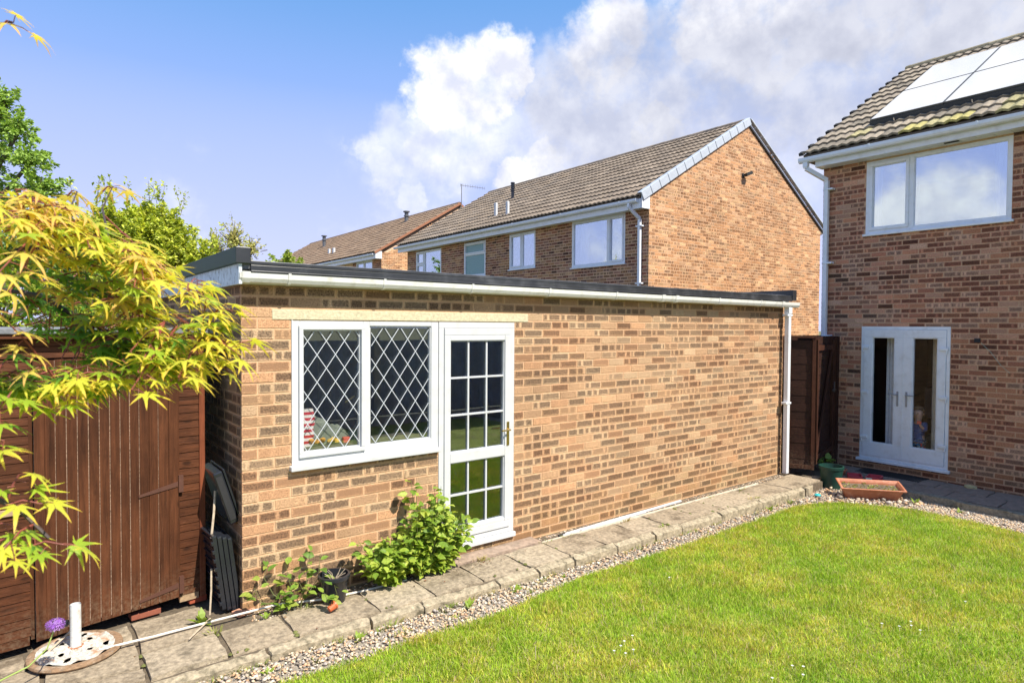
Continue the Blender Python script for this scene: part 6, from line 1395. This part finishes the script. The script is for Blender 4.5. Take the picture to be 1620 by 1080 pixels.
def crates():
    ang = .0
    for k in range(4):
        x0 = -.160 + k * .041; T = thing('plastic_crate', ['black plastic tray standing on edge, nearest the shed', 'second black plastic tray of the upright stack from the shed', 'third black plastic tray of the upright stack from the shed', 'black plastic tray standing on edge, nearest the garage wall'][k], 'tray', (x0, .35, -.07), 'black trays stacked on edge')
        M = Matrix.Translation((x0, .33, .24 - k * .012)) @ Matrix.Rotation(rad(-7), 4, 'Y') @ Matrix.Rotation(rad(4 - k), 4, 'Z')
        m = MB(); m.obox(M, .006, .25, .285); m.build('tray_base', BLKPL, T, bevel=.004)
        m = MB()
        for s in (-1, 1): m.obox(M @ Matrix.Translation((-.004, 0, s * .288)), .0150, .256, .007); m.obox(M @ Matrix.Translation((-.004, s * .253, 0)), .0150, .007, .288)
        for q in range(9): m.obox(M @ Matrix.Translation((-.004, 0, -.25 + q * .062)), .013, .24, .006)
        m.build('rim', BLKPL, T, bevel=.003)
        if k == 0:
            for q in range(8): MB().obox(M @ Matrix.Translation((-.020, -.245, -.24 + q * .068)), .012, .016, .014).build('clip', BLKPL, T, bevel=.003)
    T = thing('plastic_case', 'black hinged plastic case leaning high in the gap beside the shed', 'case', (-.09, .35, .6))
    M = Matrix.Translation((-.087, .30, .80)) @ Matrix.Rotation(rad(-17), 4, 'Y')
    m = MB(); m.obox(M, .034, .20, .215); m.build('case_body', BLKPL, T, bevel=.012, seg=3)
    m = MB(); m.obox(M @ Matrix.Translation((.046, 0, 0)), .008, .205, .225); m.build('case_lid', BLKPL, T, bevel=.006)
    m = MB(); m.obox(M @ Matrix.Translation((-.002, -.202, 0)), .022, .003, .18); m.build('case_panel', BLKM, T)
crates()

# ================================================================ CHILD BEHIND THE FRENCH DOORS
def skin_body(name, joints, edges, mat, parent, cols=None, sub=2):
    me = bpy.data.meshes.new(name); c = np.array(joints[0][0]); me.from_pydata([tuple(np.array(j[0]) - c) for j in joints], edges, []); o = link(me, name, mat, parent, c)
    sk = o.modifiers.new('skin', 'SKIN'); 
    for i, j in enumerate(joints): me.skin_vertices[0].data[i].radius = j[1] if isinstance(j[1], tuple) else (j[1], j[1])
    me.skin_vertices[0].data[0].use_root = True; o.modifiers.new('sub', 'SUBSURF').levels = sub; o.modifiers['sub'].render_levels = sub; sk.use_smooth_shade = True; return o
def child():
    x, y, z = 9.66, -1.21, .02; T = thing('person', 'small child in navy top and patterned trousers standing behind the glass door', 'person', (x, y, z)); P = lambda dx, dy, dz: (x + dx, y + dy, z + dz)
    skinm = simple('child_skin', (.55, .33, .24), .6, var=.04)
    navy = simple('navy_top', (.06, .10, .24), .9, var=.3, scale=40, dirt=(.3, .3, .34), dirt_s=32, dirt_a=.5)
    m, g, p = new_mat('patterned_trousers'); pos = g.node('ShaderNodeNewGeometry').outputs['Position']; v1 = g.node('ShaderNodeTexVoronoi', {'Vector': pos, 'Scale': 38.}); cr = g.node('ShaderNodeValToRGB', {0: g.node('ShaderNodeSeparateColor', {0: v1.outputs['Color']}).outputs[0]}); cr.color_ramp.interpolation = 'CONSTANT'
    els = cr.color_ramp.elements; els[0].color = (.03, .05, .08, 1); els[1].position = .35; els[1].color = (.5, .05, .05, 1)
    for ps, cc in ((.5, (.65, .62, .55, 1)), (.65, (.08, .25, .4, 1)), (.82, (.02, .03, .05, 1)), (.92, (.1, .35, .25, 1))): e = els.new(ps); e.color = cc
    g.l.new(cr.outputs[0], p.inputs['Base Color']); p.inputs['Roughness'].default_value = .9; trous = m
    # one continuous body: pelvis root, spine, neck, head, arms, legs (faces the garden, -X)
    J = [(P(0, 0, .40), .075), (P(-.005, 0, .50), .078), (P(0, 0, .60), .075), (P(-.005, 0, .665), .04), (P(-.015, 0, .73), (.062, .058)), (P(-.02, 0, .80), (.082, .075)), (P(-.012, 0, .86), (.058, .055)),
         (P(0, .075, .625), .032), (P(-.03, .115, .54), .027), (P(-.10, .07, .52), .021), (P(-.13, .03, .545), .018),
         (P(0, -.075, .625), .032), (P(-.035, -.115, .54), .027), (P(-.09, -.08, .60), .021), (P(-.115, -.055, .655), .018),
         (P(0, .05, .36), .055), (P(-.015, .055, .22), .042), (P(0, .055, .07), .03), (P(-.06, .06, .03), .024), (P(0, -.05, .36), .055), (P(-.015, -.055, .22), .042), (P(0, -.055, .07), .03), (P(-.06, -.06, .03), .024)]
    E = [(0, 1), (1, 2), (2, 3), (3, 4), (4, 5), (5, 6), (2, 7), (7, 8), (8, 9), (9, 10), (2, 11), (11, 12), (12, 13), (13, 14), (0, 15), (15, 16), (16, 17), (17, 18), (0, 19), (19, 20), (20, 21), (21, 22)]
    skin_body('body', J, E, skinm, T)
    grow = lambda idx, k: [(J[i][0], (J[i][1] if not isinstance(J[i][1], tuple) else J[i][1][0]) + k) for i in idx]
    skin_body('top', [(P(0, 0, .45), .092)] + grow([1, 2], .012) + [(P(0, .075, .625), .046), (P(-.03, .115, .54), .040), (P(-.085, .08, .52), .034), (P(0, -.075, .625), .046), (P(-.035, -.115, .54), .040), (P(-.08, -.09, .585), .034), (P(0, 0, .40), .096)], [(0, 1), (1, 2), (2, 3), (3, 4), (4, 5), (2, 6), (6, 7), (7, 8), (0, 9)], navy, T)
    skin_body('trousers', [(P(0, 0, .40), .085), (P(0, .052, .34), .068), (P(-.015, .057, .21), .056), (P(0, .057, .08), .046), (P(0, -.052, .34), .068), (P(-.015, -.057, .21), .056), (P(0, -.057, .08), .046)], [(0, 1), (1, 2), (2, 3), (0, 4), (4, 5), (5, 6)], trous, T)
    m = MB(); M = Matrix.Translation(P(.012, 0, .825)); v, f = ico(); bm = bmesh.new(); bmesh.ops.create_icosphere(bm, subdivisions=3, radius=1)
    vs = [v.co.copy() for v in bm.verts]; keep = [fc for fc in bm.faces if fc.calc_center_median().x > -.30 or fc.calc_center_median().z > .55]; m.add([tuple(Vector(P(.004, 0, .815)) + Vector((q.x * .092, q.y * .086, q.z * .098))) for q in vs], [tuple(v.index for v in fc.verts) for fc in keep if fc.calc_center_median().z > -.6]); bm.free(); m.build('hair', simple('hair_light_brown', (.22, .13, .07), .8), T, smooth=True)
    for s in (-1, 1):
        MB().lathe([(0, .004), (.006, .003), (.008, 0)], seg=10, M=Matrix.Translation(P(-.098, s * .028, .80)) @ Matrix.Rotation(rad(-90), 4, 'Y')).build('eye', BLKPL, T)
        MB().lathe([(0, .010), (.010, .006), (.013, 0)], seg=10, M=Matrix.Translation(P(-.01, s * .078, .79)) @ Matrix.Rotation(rad(-90 * s), 4, 'X')).build('ear', skinm, T)
    MB().tube([P(-.096, 0, .795), P(-.108, 0, .778), P(-.098, 0, .774)], [.004, .009, .006], 8).build('nose', skinm, T, smooth=True)
    MB().tube([P(-.096, -.018, .752), P(-.102, 0, .748), P(-.096, .018, .752)], .004, 6).build('mouth', simple('lips', (.5, .16, .13), .6), T)
    # five fingers on each hand
    for hx, hy, hz, sgn in ((-.13, .03, .545, 1), (-.115, -.055, .655, -1)):
        for q in range(5):
            dy = (-.014 + q * .008) * sgn; L = (.026, .032, .034, .030, .020)[q]
            if q == 4: pts = [P(hx, hy + .012 * sgn, hz), P(hx - .008, hy + .022 * sgn, hz + .008), P(hx - .014, hy + .024 * sgn, hz + .016)]
            else: pts = [P(hx - .006, hy + dy, hz), P(hx - .006 - L * .6, hy + dy, hz + .006), P(hx - .006 - L, hy + dy * .9, hz - .006)]
            MB().tube(pts, [.0052, .005, .004], 6).build('finger', skinm, T, smooth=True)
    o = MB().obox(Matrix.Translation(P(-.135, -.06, .665)) @ Matrix.Rotation(.4, 4, 'Y'), .012, .03, .025).build('toy', simple('toy_orange_red', (.75, .13, .05), .5), None, bevel=.008); tag(o, 'orange red toy held up by the child behind the door', 'toy')
child()
